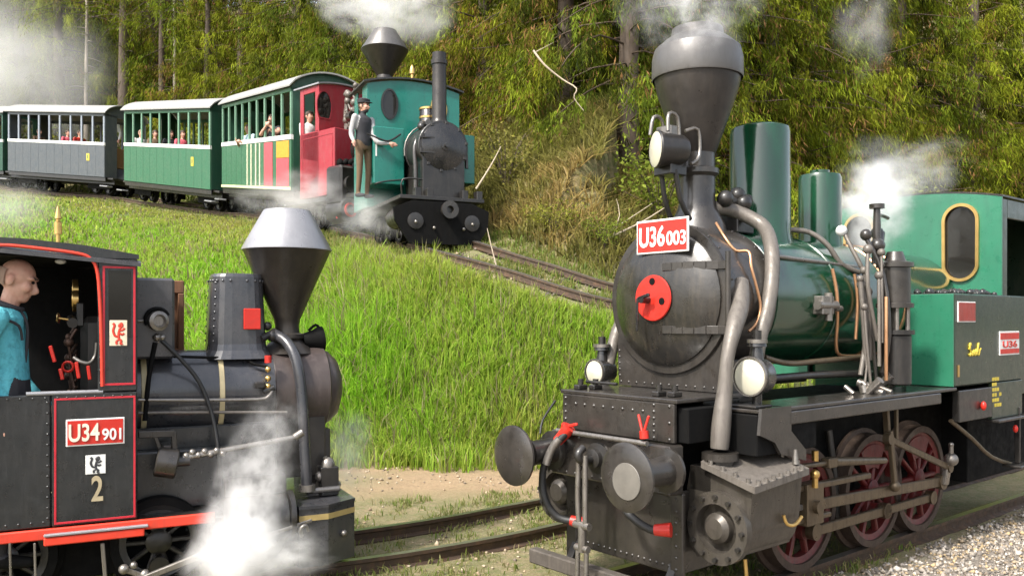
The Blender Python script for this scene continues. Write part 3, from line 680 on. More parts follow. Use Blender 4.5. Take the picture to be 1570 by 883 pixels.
# ------------------------------------------------------------ lettering
def text_mesh(body, height, width, depth=.004, name='lettering', bold=0):
    cu = bpy.data.curves.new(name, 'FONT'); cu.body = body; cu.size = 1; cu.extrude = .02; cu.offset = bold
    o = bpy.data.objects.new(name, cu); COL.objects.link(o); bpy.context.view_layer.update()
    me = bpy.data.meshes.new_from_object(o); bpy.data.objects.remove(o); bpy.data.curves.remove(cu)
    n = len(me.vertices); a = np.empty(n*3, np.float32); me.vertices.foreach_get('co', a); a = a.reshape(-1, 3)
    lo, hi = a.min(0), a.max(0); a = (a-lo)/np.maximum(hi-lo, 1e-6); a = a*np.array([width, height, depth]); me.vertices.foreach_set('co', a.ravel().astype(np.float32)); me.update()
    return me
def put_text(body, h, w_, parent, loc, basis, mat, depth=.004, name='lettering', bold=.02):
    # basis: (right, up) unit vectors of the face the text lies on; loc is its lower left corner
    me = text_mesh(body, h, w_, depth, name, bold); me.materials.append(mat); r_, u_ = Vector(basis[0]).normalized(), Vector(basis[1]).normalized(); n_ = r_.cross(u_)
    me.transform(Matrix(((r_.x, u_.x, n_.x, loc[0]), (r_.y, u_.y, n_.y, loc[1]), (r_.z, u_.z, n_.z, loc[2]), (0, 0, 0, 1))))
    return link(name, me, parent)
def quad_plate(p, r_, u_, w_, h, th, c=.004):          # plate standing at lower-left corner p, along r_ and u_
    r_, u_ = Vector(r_).normalized(), Vector(u_).normalized(); n_ = r_.cross(u_); p = Vector(p)
    Mx = Matrix(((r_.x, u_.x, n_.x, p.x), (r_.y, u_.y, n_.y, p.y), (r_.z, u_.z, n_.z, p.z), (0, 0, 0, 1)))
    return MB().box(0, w_, 0, h, 0, th, c, Mx)
def frame_lines(p, r_, u_, w_, h, lw, th):
    r_, u_ = Vector(r_).normalized(), Vector(u_).normalized(); n_ = r_.cross(u_); p = Vector(p); mb = MB()
    Mx = Matrix(((r_.x, u_.x, n_.x, p.x), (r_.y, u_.y, n_.y, p.y), (r_.z, u_.z, n_.z, p.z), (0, 0, 0, 1)))
    for (a, b, c_, d) in ((0, w_, 0, lw), (0, w_, h-lw, h), (0, lw, lw, h-lw), (w_-lw, w_, lw, h-lw)): mb.box(a, b, c_, d, 0, th, .001, Mx)
    return mb

# ------------------------------------------------------------ the large green locomotive
L3 = Frame((1.618, 5.754), -.772, -.636)
g = thing('steam_locomotive', 'large green steam locomotive with tall funnel chimney and red U36 number plate', 'locomotive', L3.loc, L3.rz)
ZC = 1.73
def B(name, mb, mat, parent=g, **k): return mb.build(name, mat, parent, **k)
# boiler and smokebox
mb = MB().lathe([(0, 0), (.43, 0), (.44, .01), (.44, 1.75), (.43, 1.76)], (.40, 0, ZC), (-1, 0, 0), 48); boiler = B('boiler', mb, M['green'])
for xx in (.36, -.35, -1.0, -1.28):
    B('boiler_band', MB().lathe([(.44, 0), (.447, .004), (.447, .03), (.44, .034)], (xx, 0, ZC), (-1, 0, 0), 48), M['copper'] if xx < -.9 else M['green'], boiler)
mb = MB().lathe([(.44, 0), (.455, .005), (.455, .42), (.465, .43), (.465, .47), (.43, .475)], (.38, 0, ZC), (1, 0, 0), 48); smokebox = B('smokebox', mb, M['dusty'])
mb = MB()
for k in range(28):
    a = 2*math.pi*k/28; mb.rivet((.83, .466*math.cos(a), ZC+.466*math.sin(a)), (0, math.cos(a), math.sin(a)), .009)
for k in range(14):
    a = .1+math.pi*k/14; mb.rivet((.42, .455*math.cos(a), ZC+.455*math.sin(a)), (0, math.cos(a), math.sin(a)), .009)
B('rivets', mb, M['dusty'], smokebox, kind='stuff')
mb = MB().lathe([(.465, 0), (.46, .012), (.40, .014)], (.855, 0, ZC), (1, 0, 0), 48); B('door_ring', mb, M['dusty'], smokebox)
mb = MB().lathe([(.41, 0), (.41, .02), (.385, .04), (.32, .075), (.24, .105), (.12, .122), (0, .125)], (.862, 0, ZC), (1, 0, 0), 48)
M['doorblack'] = paint('polished_black_door', (.014, .013, .011), .27, (.06, .048, .033), .5, coat=.25, dust=.12)
door = B('smokebox_door', mb, M['doorblack'])
for zz in (.185, -.19):                                # hinge straps reaching to the near side
    mb = MB(); pts = []
    for k in range(7):
        y = .06+.4*k/6; rr = min(math.hypot(y, zz), .43); xx = .862+.125*(1-(rr/.425)**2)+.012; pts.append((xx, y, ZC+zz))
    for a, b in zip(pts[:-1], pts[1:]): mb.bar(a, b, .05, .022, .003, up=(1, 0, 0))
    B('hinge_strap', mb, M['dusty'], door)
B('hinge_post', MB().cyl((.89, .47, ZC-.26), (.89, .47, ZC+.26), .016), M['dusty'], door)
disc = B('red_disc', MB().lathe([(0, 0), (.135, 0), (.14, .006), (.135, .014), (0, .018)], (.985, 0, ZC), (1, 0, 0), 36), M['red'], label='red locking disc in the middle of the smokebox door')
mb = MB()
for yy, zz in ((.0, .1), (.075, -.02)): mb.lathe([(0, .0), (.022, 0), (.022, .004), (0, .004)], (.999, yy, ZC+zz), (1, 0, 0), 14)
B('disc_hole', mb, M['deep'], disc, kind='stuff')
mb = MB().cyl((.99, -.03, ZC-.01), (1.07, -.03, ZC-.01), .022).bar((1.06, -.06, ZC-.005), (1.06, .03, ZC+.02), .02, .02).bar((1.065, -.06, ZC), (1.065, -.065, ZC-.2), .016, .014)
B('door_handle', mb, M['black'], disc)
mb = MB()
for yy in (.045, -.0): mb.tube([(1.0, -.06, ZC-.16), (1.03, -.06, ZC-.1)], .006)
# number plate
c0 = L3(975, 398, x=.95); c1_ = L3(1054, 390, x=.95); pw = c1_.y-c0.y; ph = .205; zb = 2.0
p0 = (.955, c0.y+.02, zb); RT, UP = (0, 1, 0), (0, 0, 1)
plate = B('number_plate', quad_plate(p0, RT, UP, pw, ph, .012), M['white'], label='red number plate reading U36 003 with white border')
B('plate_field', quad_plate((p0[0]+.012, p0[1]+.011, zb+.012), RT, UP, pw-.022, ph-.024, .003, .001), M['red'], plate)
put_text('U36', .125, pw*.50, plate, (p0[0]+.015, p0[1]+.028, zb+.04), (RT, UP), M['white'])
put_text('003', .085, pw*.36, plate, (p0[0]+.015, p0[1]+.034+pw*.52, zb+.042), (RT, UP), M['white'])
B('plate_bracket', MB().box(.86, .955, -.14, -.1, 2.06, 2.1).box(.86, .955, .0, .04, 2.06, 2.1), M['black'], plate)
# smokebox saddle with flared front plate
pts = [(0, -.42, 1.175)]; pts += [(0, -.44, 1.5)]
arc = [(0, .46*math.cos(a), ZC+.46*math.sin(a)) for a in np.linspace(R(208), R(332), 20)]
poly = [Vector((.80, y, z)) for (_, y, z) in ([(0, -.42, 1.175), (0, -.425, 1.5)]+arc+[(0, .425, 1.5), (0, .42, 1.175)])]
poly = [Vector((.80, -.42, 1.175)), Vector((.80, -.43, 1.40))]+[Vector((.80, .455*math.cos(a), ZC+.455*math.sin(a))) for a in np.linspace(R(203), R(337), 22)]+[Vector((.80, .43, 1.40)), Vector((.80, .42, 1.175))]
mb = MB().prism(poly, (.045, 0, 0))
mb.box(.42, .80, -.36, .36, 1.1, 1.36); sad = B('smokebox_saddle', mb, M['dusty'])
mb = MB().rivets((.846, -.40, 1.2), (.846, .40, 1.2), 13, (1, 0, 0), .009); mb.rivets((.846, -.41, 1.24), (.846, -.415, 1.4), 5, (1, 0, 0), .009); mb.rivets((.846, .41, 1.24), (.846, .415, 1.4), 5, (1, 0, 0), .009)
B('rivets', mb, M['dusty'], sad, kind='stuff')
# front deck, apron, buffer beam
mb = MB().box(.62, 1.33, -.46, .46, 1.145, 1.17); B('front_deck', mb, M['dusty'])
mb = MB().box(1.30, 1.33, -.44, .44, .93, 1.145); mb.box(.66, 1.30, -.43, -.40, .93, 1.144); mb.box(.66, 1.0, .36, .385, .93, 1.144)
ap = B('apron_plate', mb, M['dusty'])
mb = MB().rivets((1.331, -.41, .95), (1.331, -.41, 1.12), 5, (1, 0, 0)); mb.rivets((1.331, .30, .95), (1.331, .30, 1.13), 6, (1, 0, 0)); mb.rivets((1.331, .41, .95), (1.331, .41, 1.13), 3, (1, 0, 0)); mb.rivets((1.331, -.32, 1.09), (1.331, .22, 1.09), 8, (1, 0, 0))
B('rivets', mb, M['dusty'], ap, kind='stuff')
mb = MB().box(1.01, 1.28, .386, .50, .93, 1.12); B('side_recess_shade', mb, M['deep'], ap)  # solid black box, painted as the shade inside an opening
B('buffer_beam', MB().box(1.28, 1.40, -.47, .47, .66, .925, .01), M['dusty'])
B('coupling_bar', MB().cyl((1.43, -.38, .93), (1.43, .34, .93), .015), M['steel'])
fp = B('front_plate', MB().box(1.22, 1.25, -.40, .40, .20, .655).box(1.251, 1.28, .37, .46, -.02, .655).box(1.251, 1.28, -.46, -.37, .08, .655).box(.55, 1.22, -.41, -.385, .2, .655).box(.55, 1.22, .385, .41, .2, .655), M['dusty'])
mb = MB().rivets((1.251, -.34, .24), (1.251, .34, .24), 16, (1, 0, 0), .01); mb.rivets((1.251, -.34, .3), (1.251, -.34, .63), 9, (1, 0, 0), .01); mb.rivets((1.281, .415, .05), (1.281, .415, .62), 10, (1, 0, 0), .01)
B('rivets', mb, M['dusty'], fp, kind='stuff')
mb = MB()
for y, x in ((-.36, 1.25), (-.30, 1.18), (.26, 1.24), (.34, 1.2)): mb.box(x-.04, x+.04, y-.025, y+.025, 1.17, 1.2).cyl((x, y, 1.2), (x, y, 1.235), .018, n=8)
mb.cyl((1.2, -.36, 1.215), (1.2, -.1, 1.215), .01, n=6); B('deck_fittings', mb, M['soot'], kind='stuff')
mb = MB().rivets((1.401, -.44, .69), (1.401, -.44, .9), 4, (1, 0, 0)).rivets((1.401, .25, .69), (1.401, .25, .9), 4, (1, 0, 0)).rivets((1.401, -.22, .69), (1.401, -.22, .9), 4, (1, 0, 0)).rivets((1.401, -.4, .685), (1.401, .4, .685), 12, (1, 0, 0), .009)
mb.cyl((1.40, .12, .78), (1.43, .12, .78), .03, n=6).cyl((1.40, -.2, .75), (1.42, -.2, .75), .02, n=6)
B('beam_bolts', mb, M['dusty'], kind='stuff')
B('hand_rope', MB().tube([(1.36, -.47, 1.1), (1.42, -.52, .98), (1.46, -.5, .9)], .008, 6), M['rubber'])
# guard plank low over the rails
B('guard_plank', MB().bar((1.40, -.64, .12), (1.40, .5, .12), .07, .09, .008), M['wood'])
mb = MB().bar((1.33, -.38, .12), (1.22, -.38, .3), .05, .03).bar((1.33, .38, .12), (1.22, .38, .3), .05, .03); B('plank_bracket', mb, M['soot'])
# buffers
def buffer(y, lab):
    b = B('buffer', MB().lathe([(0, -.0), (.048, 0), (.048, .225), (.08, .25), (.165, .262), (.178, .272), (.178, .285), (.15, .298), (.08, .306), (0, .308)], (1.44, y, .80), (1, 0, 0), 36), M['dusty'], label=lab)
    B('buffer_housing', MB().lathe([(.12, 0), (.12, .018), (.08, .026), (.07, .19), (.08, .19), (.08, .21), (.05, .21)], (1.40, y, .80), (1, 0, 0), 24), M['soot'] if y < 0 else M['dusty'], b)
    return b
bn = buffer(.46, 'near buffer with a bare polished patch'); bf = buffer(-.44, None)
B('worn_patch', MB().lathe([(0, .0), (.095, 0), (.093, .0035), (0, .006)], (1.745, .48, .785), (1, 0, 0), 30), plain('polished_buffer_face', (.23, .215, .19), .45, .5), bn)
# drawhook, coupling
hk = B('draw_hook', MB().lathe([(0, 0), (.09, 0), (.09, .012), (.055, .02), (.055, .05), (.03, .06), (0, .06)], (1.40, -.06, .80), (1, 0, 0), 20).tube([(1.44, -.06, .80), (1.54, -.06, .80), (1.56, -.06, .84), (1.52, -.06, .87)], .024), M['soot'])
mb = MB().tube([(1.53, -.085, .83), (1.535, -.09, .6), (1.53, -.085, .43)], .016).tube([(1.53, -.035, .83), (1.535, -.03, .6), (1.53, -.035, .43)], .016)
mb.cyl((1.53, -.12, .43), (1.53, 0, .43), .022).cyl((1.53, -.06, .43), (1.53, -.06, .28), .024).cyl((1.53, -.11, .30), (1.53, -.01, .30), .02)
mb.tube([(1.53, -.095, .3), (1.53, -.1, .05)], .014).tube([(1.53, -.025, .3), (1.53, -.03, .08)], .014)
B('screw_coupling', mb, M['steel'], hk)
# brake hoses
def hose(pts, r=.022, ends=True):
    h_ = B('brake_hose', MB().tube(pts, r, 10, True, 5), M['rubber'])
    mb = MB()
    a, b = Vector(pts[-1]), Vector(pts[-2]); d = (a-b).normalized(); mb.cyl(a-d*.03, a+d*.06, .03, .04, 10)
    B('coupling_head', mb, M['red'], h_); return h_
P = lambda u, v, **k: tuple(L3(u, v, **k))
h_ = hose([P(868, 664, x=1.46), P(845, 690, x=1.52), P(832, 725, x=1.55), P(836, 765, x=1.55), P(855, 792, x=1.5), P(882, 799, x=1.44)])
B('hose_valve', MB().cyl(P(855, 676, x=1.47), P(874, 655, x=1.44), .032, .04).cyl(P(862, 672, x=1.42), P(866, 650, x=1.44), .02).bar(P(862, 655, x=1.44), P(885, 650, x=1.44), .018, .018), M['red'], h_)
B('hose_sleeve', MB().tube([P(858, 672, x=1.49), P(845, 690, x=1.52), P(837, 712, x=1.545)], .0245, 10), M['steel'], h_)
hose([P(948, 752, x=1.44), P(958, 780, x=1.46), P(978, 800, x=1.45), P(1000, 812, x=1.42), P(1012, 812, x=1.4)])
mb = MB(); mb.bar(P(985, 663, x=1.43), P(979, 635, x=1.42), .014, .014).bar(P(987, 663, x=1.43), P(995, 637, x=1.42), .014, .014).cyl(P(988, 672, x=1.43), P(987, 660, x=1.43), .025)
B('cock_handle', mb, M['red'], label='pair of red cock handles forming a V')
# lamps
def lamp(u, v, y, r, side, lens_l):
    p = L3(u, v, y=y); x0 = p.x
    o = B('lamp', MB().lathe([(0, -.13), (.07, -.13), (r*.95, -.1), (r*1.02, -.02), (r*1.1, 0), (r*1.0, .012)], p, (1, 0, 0), 24).cyl(p+Vector((-.06, 0, -r*.9)), p+Vector((-.06, 0, -r*.9-.07)), .028).box(x0-.11, x0-.01, p.y-.05, p.y+.05, p.z-r-.09, p.z-r-.07).cyl(p+Vector((-.06, 0, r*.85)), p+Vector((-.06, 0, r+.06)), .04, .03).cyl(p+Vector((-.06, 0, r+.06)), p+Vector((-.06, 0, r+.09)), .055, .05).cyl(p+Vector((-.06, 0, r+.09)), p+Vector((-.06, 0, r+.15)), .025), M['black'], label=lens_l)
    B('lens', MB().lathe([(r*.98, .008), (r*.7, .022), (0, .03)], p, (1, 0, 0), 28), M['lens'], o)
    B('rim', MB().lathe([(r*1.0, 0), (r*1.06, .0), (r*1.06, .018), (r*.97, .018)], p, (1, 0, 0), 28), M['steel'], o)
    B('chimney_cap', MB().cyl(p+Vector((-.06, 0, r+.08)), p+Vector((-.06, 0, r+.1)), .058), M['steel'], o)
    return o
lamp(1151, 577, .62, .105, 1, 'near marker lamp on the running board'); lamp(913, 570, -.52, .08, -1, 'far marker lamp beside the smokebox')
B('lamp_bracket', MB().box(.80, .96, .54, .70, 1.115, 1.13).box(.87, .89, .56, .68, .95, 1.114), M['soot'])
B('lamp_bracket', MB().box(.82, .98, -.6, -.44, 1.145, 1.16).bar((.9, -.5, 1.15), (.8, -.40, 1.0), .03, .02), M['soot'])
# chimney (funnel shape with spark arrester) and headlamp
cx = .57
mb = MB().lathe([(.19, 2.13), (.175, 2.2), (.125, 2.3), (.112, 2.36), (.112, 2.5), (.135, 2.52), (.135, 2.55), (.11, 2.56), (.11, 2.65)], (cx, 0, 0), (0, 0, 1), 32)
B('chimney_base', mb, M['dusty'])
M['funnel'] = paint('smoky_black_funnel', (.024, .021, .019), .32, (.06, .05, .04), .35, metal=.2, dust=.1, scale=4)
chim = B('chimney', MB().lathe([(.11, 2.65), (.125, 2.68), (.19, 2.86), (.25, 3.03), (.272, 3.13), (.276, 3.16)], (cx, 0, 0), (0, 0, 1), 40), M['funnel'], label='tall funnel chimney with grey spark arrester cap')
M['cap'] = paint('heat_bleached_grey_cap', (.13, .125, .12), .34, (.06, .055, .05), .4, metal=.4, scale=4)
B('spark_arrester_cap', MB().lathe([(.283, 3.12), (.287, 3.13), (.285, 3.25), (.27, 3.31), (.2, 3.37), (.165, 3.39), (.16, 3.44), (.12, 3.44), (.11, 3.36)], (cx, 0, 0), (0, 0, 1), 40), M['cap'], chim)
p = L3(1007, 229, y=0)
hl = B('headlamp', MB().lathe([(0, -.19), (.07, -.19), (.09, -.16), (.10, -.05), (.115, 0), (.11, .012)], p, (.88, -.47, 0), 26).box(p.x-.2, p.x-.05, -.07, .07, p.z-.15, p.z-.05).tube([p+Vector((-.1, -.05, -.12)), p+Vector((-.13, -.05, -.28)), p+Vector((-.2, -.06, -.4))], .016).tube([p+Vector((-.1, .06, -.12)), p+Vector((-.15, .06, -.3)), p+Vector((-.25, .06, -.42))], .016), M['soot'], label='round cream headlamp in front of the chimney')
B('lens', MB().lathe([(.109, .008), (.08, .018), (0, .022)], p, (.88, -.47, 0), 32), M['lens'], hl)
mb = MB()
for s_ in (-1, 1): mb.tube([p+Vector((-.02, s_*.07, .1)), p+Vector((-.04, s_*.06, .21)), p+Vector((-.12, s_*.06, .2)), p+Vector((-.14, s_*.06, .06))], .012)
mb.box(p.x-.15, p.x-.06, -.06, .06, p.z+.07, p.z+.15).tube([p+Vector((-.17, .08, .12)), p+Vector((-.27, .1, .14)), p+Vector((-.28, .1, -.02)), p+Vector((-.2, .1, -.08))], .011)
B('lamp_cage', mb, M['steel'], hl)
# domes
B('steam_dome', MB().lathe([(.235, 2.05), (.215, 2.14), (.203, 2.2), (.203, 2.87), (.195, 2.905), (.17, 2.92), (0, 2.925)], (-.11, 0, 0), (0, 0, 1), 40), M['green'], label='tall green cylindrical dome')
B('sand_dome', MB().lathe([(.18, 2.05), (.16, 2.16), (.155, 2.2), (.155, 2.64), (.145, 2.67), (.07, 2.685), (.07, 2.705), (0, 2.715)], (-.87, 0, 0), (0, 0, 1), 36), M['green'], label='short green cylindrical dome')
# pipes over the boiler
B('lagged_pipe', MB().tube([P(1085, 318, y=.05), P(1120, 322, y=.1), P(1152, 335, y=.2), P(1174, 352, y=.3), P(1183, 385, y=.42), P(1183, 430, y=.47), P(1176, 475, y=.49), P(1164, 520, y=.5), P(1158, 560, y=.5)], .045, 12, True, 5), M['pipe'])
B('steam_pipe', MB().tube([P(1136, 432, y=.44), P(1134, 470, y=.5), P(1125, 505, y=.55), P(1115, 550, y=.56), P(1111, 600, y=.56), P(1106, 650, y=.56), P(1103, 688, y=.56)], lambda t_: .045+.008*math.sin(t_*9), 12, True, 5), M['pipe'])
B('steam_pipe', MB().tube([(.62, -.45, 1.75), (.74, -.52, 1.55), (.86, -.5, 1.3), (.92, -.5, 1.12), (.95, -.5, .8)], .04, 12, True, 5), M['pipe'])
q = L3(1104, 690, y=.56)
B('pipe_flange', MB().cyl(q+Vector((0, 0, -.05)), q+Vector((0, 0, -.01)), .1, n=16).cyl(q+Vector((0, 0, -.13)), q+Vector((0, 0, -.05)), .075), M['dusty'])
B('copper_pipe', MB().tube([P(1098, 342, y=.2), P(1112, 365, y=.3), P(1128, 384, y=.36), P(1148, 386, y=.42), P(1152, 410, y=.45), P(1160, 440, y=.47), P(1166, 470, y=.48), P(1160, 495, y=.48), P(1148, 508, y=.47)], .009, 6, True, 4), M['copper'])
B('handrail', MB().tube([P(1186, 392, y=.36), P(1240, 400, y=.36), P(1330, 412, y=.36)], .014, 8), M['steel'])
B('sand_pipe', MB().tube([P(1205, 352, y=.1), P(1240, 356, y=.2), P(1268, 375, y=.3), P(1290, 405, y=.36), P(1318, 418, y=.42)], .018, 8, True, 4), M['pipe'])
B('sand_pipe', MB().tube([P(1292, 352, y=.3), P(1303, 375, y=.36), P(1316, 400, y=.42), P(1322, 412, y=.44)], .016, 8, True, 4), M['pipe'])
B('pipe_union', MB().sphere(P(1290, 354, y=.3), .04, 10, 7), M['white'])
B('copper_pipe', MB().tube([P(1276, 412, y=.44), P(1283, 450, y=.455), P(1284, 490, y=.45), P(1282, 530, y=.42), P(1290, 545, y=.42), P(1325, 545, y=.44)], .012, 6, True, 4), M['copper'])
B('copper_pipe', MB().tube([P(1310, 420, y=.44), P(1315, 460, y=.455), P(1312, 520, y=.45)], .012, 6, True, 4), M['copper'])
B('injector_pipe', MB().tube([P(1172, 548, y=.46), P(1210, 557, y=.47), P(1260, 553, y=.47), P(1325, 547, y=.46)], .018, 8, True, 4), M['oily'])
B('under_pipe', MB().tube([P(1182, 580, y=.46), P(1260, 574, y=.47), P(1335, 572, y=.47)], .024, 8, True, 3), M['soot'])
v0 = L3(1262, 468, y=.46)
B('clack_valve', MB().box(v0.x-.07, v0.x+.07, .42, .5, v0.z-.06, v0.z+.06).cyl((v0.x-.12, .48, v0.z), (v0.x+.1, .48, v0.z), .03).cyl((v0.x-.03, .48, v0.z-.1), (v0.x-.03, .48, v0.z+.08), .026).cyl((v0.x-.1, .48, v0.z-.02), (v0.x-.2, .47, v0.z-.02), .02), M['steel'])
mb = MB()
for (u, v, y) in ((1130, 300, .1), (1112, 305, .12), (1140, 312, .14)): mb.sphere(P(u, v, y=y), .055, 10, 7)
mb.cyl(P(1105, 312, y=.08), P(1148, 306, y=.12), .035).box(.16, .34, -.1, .14, 2.16, 2.3)
B('generator', mb, M['soot'])
# air pump and the tangle of valves in front of the cab
q = L3(1372, 560, y=.62); px_ = q.x; py_ = .62
pump = B('air_pump', MB().cyl((px_, py_, 1.16), (px_, py_, 1.5), .105, n=24, ch=.01).cyl((px_, py_, 1.5), (px_, py_, 1.53), .125, n=24), M['soot'], label='upright steam air pump beside the firebox')
B('steam_cylinder', MB().lathe([(0, 1.68), (.12, 1.68), (.12, 1.71), (.1, 1.715), (.1, 1.95), (.12, 1.955), (.12, 1.985), (.07, 2.0), (.05, 2.06), (0, 2.06)], (px_, py_, 0), (0, 0, 1), 24), M['dusty'], pump)
mb = MB()
for a in (0, 1.57, 3.14, 4.71): mb.cyl((px_+.08*math.cos(a+.6), py_+.08*math.sin(a+.6), 1.53), (px_+.08*math.cos(a+.6), py_+.08*math.sin(a+.6), 1.68), .016, n=8)
mb.cyl((px_, py_, 1.5), (px_, py_, 1.7), .026, n=10); B('piston_rod', mb, M['steel'], pump)
mb = MB().cyl((px_+.05, py_-.1, 1.98), (px_+.05, py_-.1, 2.36), .035, .022, 10).cyl((px_+.05, py_-.1, 2.36), (px_+.05, py_-.1, 2.39), .05, n=10).cyl((px_+.12, py_-.05, 2.05), (px_-.05, py_-.12, 2.2), .025, n=8).sphere((px_+.12, py_-.06, 2.1), .05, 10, 7).sphere((px_-.03, py_-.14, 2.2), .045, 10, 7)
mb.tube([(px_+.05, py_-.1, 2.3), (px_-.1, py_-.15, 2.33), (px_-.3, py_-.2, 2.33)], .014).tube([(px_+.2, py_-.1, 2.15), (px_+.16, py_, 1.9), (px_+.16, py_+.04, 1.5), (px_+.18, py_, 1.25)], .016).sphere((px_+.2, py_-.1, 2.17), .04, 8, 6)
B('safety_valve', mb, M['dusty'])
mb = MB()
rg = random.Random(4)
for k in range(9):
    x = px_+rg.uniform(.1, .42); y = .5+rg.uniform(0, .12); z = rg.uniform(1.3, 1.9)
    mb.tube([(x, y, z+.25), (x+rg.uniform(-.05, .05), y+.02, z), (x+rg.uniform(-.08, .08), y+.03, max(z-.35, 1.13))], rg.uniform(.008, .018), 6)
    mb.sphere((x, y, z+.25), rg.uniform(.022, .042), 8, 6)
B('valve_pipes', mb, M['pipe'], kind='stuff')
B('drip_pipe', MB().tube([(px_+.2, .66, 1.75), (px_+.22, .67, 1.5), (px_+.2, .66, 1.2)], .012), M['copper'])
mb = MB()
for k in range(10):
    x = px_+rg.uniform(-.25, .5); mb.cyl((x, .62+rg.uniform(-.1, .08), 1.12), (x, .62+rg.uniform(-.1, .08), 1.14+rg.uniform(.02, .1)), rg.uniform(.015, .03), n=8)
B('oil_pot', mb, M['steel'], kind='stuff')
# running board
rb = B('running_board', MB().box(-1.42, .72, .44, .75, 1.09, 1.115).box(-1.16, .72, .735, .755, 1.015, 1.089).box(-1.42, .62, -.75, -.44, 1.09, 1.115).box(-1.16, .62, -.755, -.735, 1.015, 1.089), M['dusty'])
br = [(.72, 1.088), (.98, 1.088), (.98, 1.02), (.92, .96), (.80, .9), (.72, .9)]
B('step_bracket', MB().prism([Vector((x, .735, z)) for x, z in [(.98, 1.12), (1.0, .98), (.86, .93), (.80, .86), (.55, .80), (.55, .86), (.70, .98), (.70, 1.12)]], (0, .02, 0)).box(.71, .98, .47, .734, 1.09, 1.112), M['dusty'], rb)
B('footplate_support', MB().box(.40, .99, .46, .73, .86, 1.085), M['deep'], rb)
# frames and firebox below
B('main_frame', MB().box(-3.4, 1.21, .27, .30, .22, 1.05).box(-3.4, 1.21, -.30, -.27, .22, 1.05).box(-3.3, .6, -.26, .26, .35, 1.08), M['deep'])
B('firebox', MB().box(-2.245, -1.36, -.38, .38, 1.0, 1.9, .05).lathe([(.40, 0), (.40, .88)], (-1.36, 0, 1.74), (-1, 0, 0), 36), M['green'])
# wheels
def make_wheel(R_):
    tyre = MB().lathe([(R_+.03, -.02), (R_+.03, .005), (R_, .012), (R_-.004, .10), (R_-.05, .10), (R_-.055, -.02), (R_+.03, -.02)], (0, 0, 0), (0, 1, 0), 40).mesh('tyre', M['steelrim'])
    mb = MB().lathe([(0, .02), (.06, .02), (.075, .09), (.05, .105), (0, .105)], (0, 0, 0), (0, 1, 0), 18)
    mb.lathe([(R_-.09, .02), (R_-.09, .075), (R_-.052, .085), (R_-.052, .015)], (0, 0, 0), (0, 1, 0), 40)
    for k in range(10):
        a = 2*math.pi*k/10; d = Vector((math.cos(a), 0, math.sin(a))); mb.bar(d*.05+Vector((0, .055, 0)), d*(R_-.07)+Vector((0, .05, 0)), .03, .045, .008, up=(0, 1, 0))
    a0, a1 = R(60), R(120); seg = [Vector((math.cos(a)*(R_-.08), .04, math.sin(a)*(R_-.08))) for a in np.linspace(a0, a1, 8)]+[Vector((math.cos(a)*(R_-.24), .04, math.sin(a)*(R_-.24))) for a in np.linspace(a1, a0, 5)]
    mb.prism(seg, (0, .045, 0)); mb.cyl((0, .03, -.14), (0, .12, -.14), .055)
    return tyre, mb.mesh('wheel', M['wheelred'])
M['steelrim'] = paint('grimy_tyre_steel', (.08, .055, .042), .5, (.03, .022, .016), .6, metal=.4)
WT, WC = make_wheel(.40)
for x in (.05, -.86, -1.56):
    for s_ in (1, -1):
        w_ = inst(WC, 'wheel', g, (x, .33*s_, .40), (0, 0, 0) if s_ > 0 else (0, 0, math.pi)); inst(WT, 'tyre', w_)
    B('axle', MB().cyl((x, -.36, .40), (x, .36, .40), .06), M['soot'])
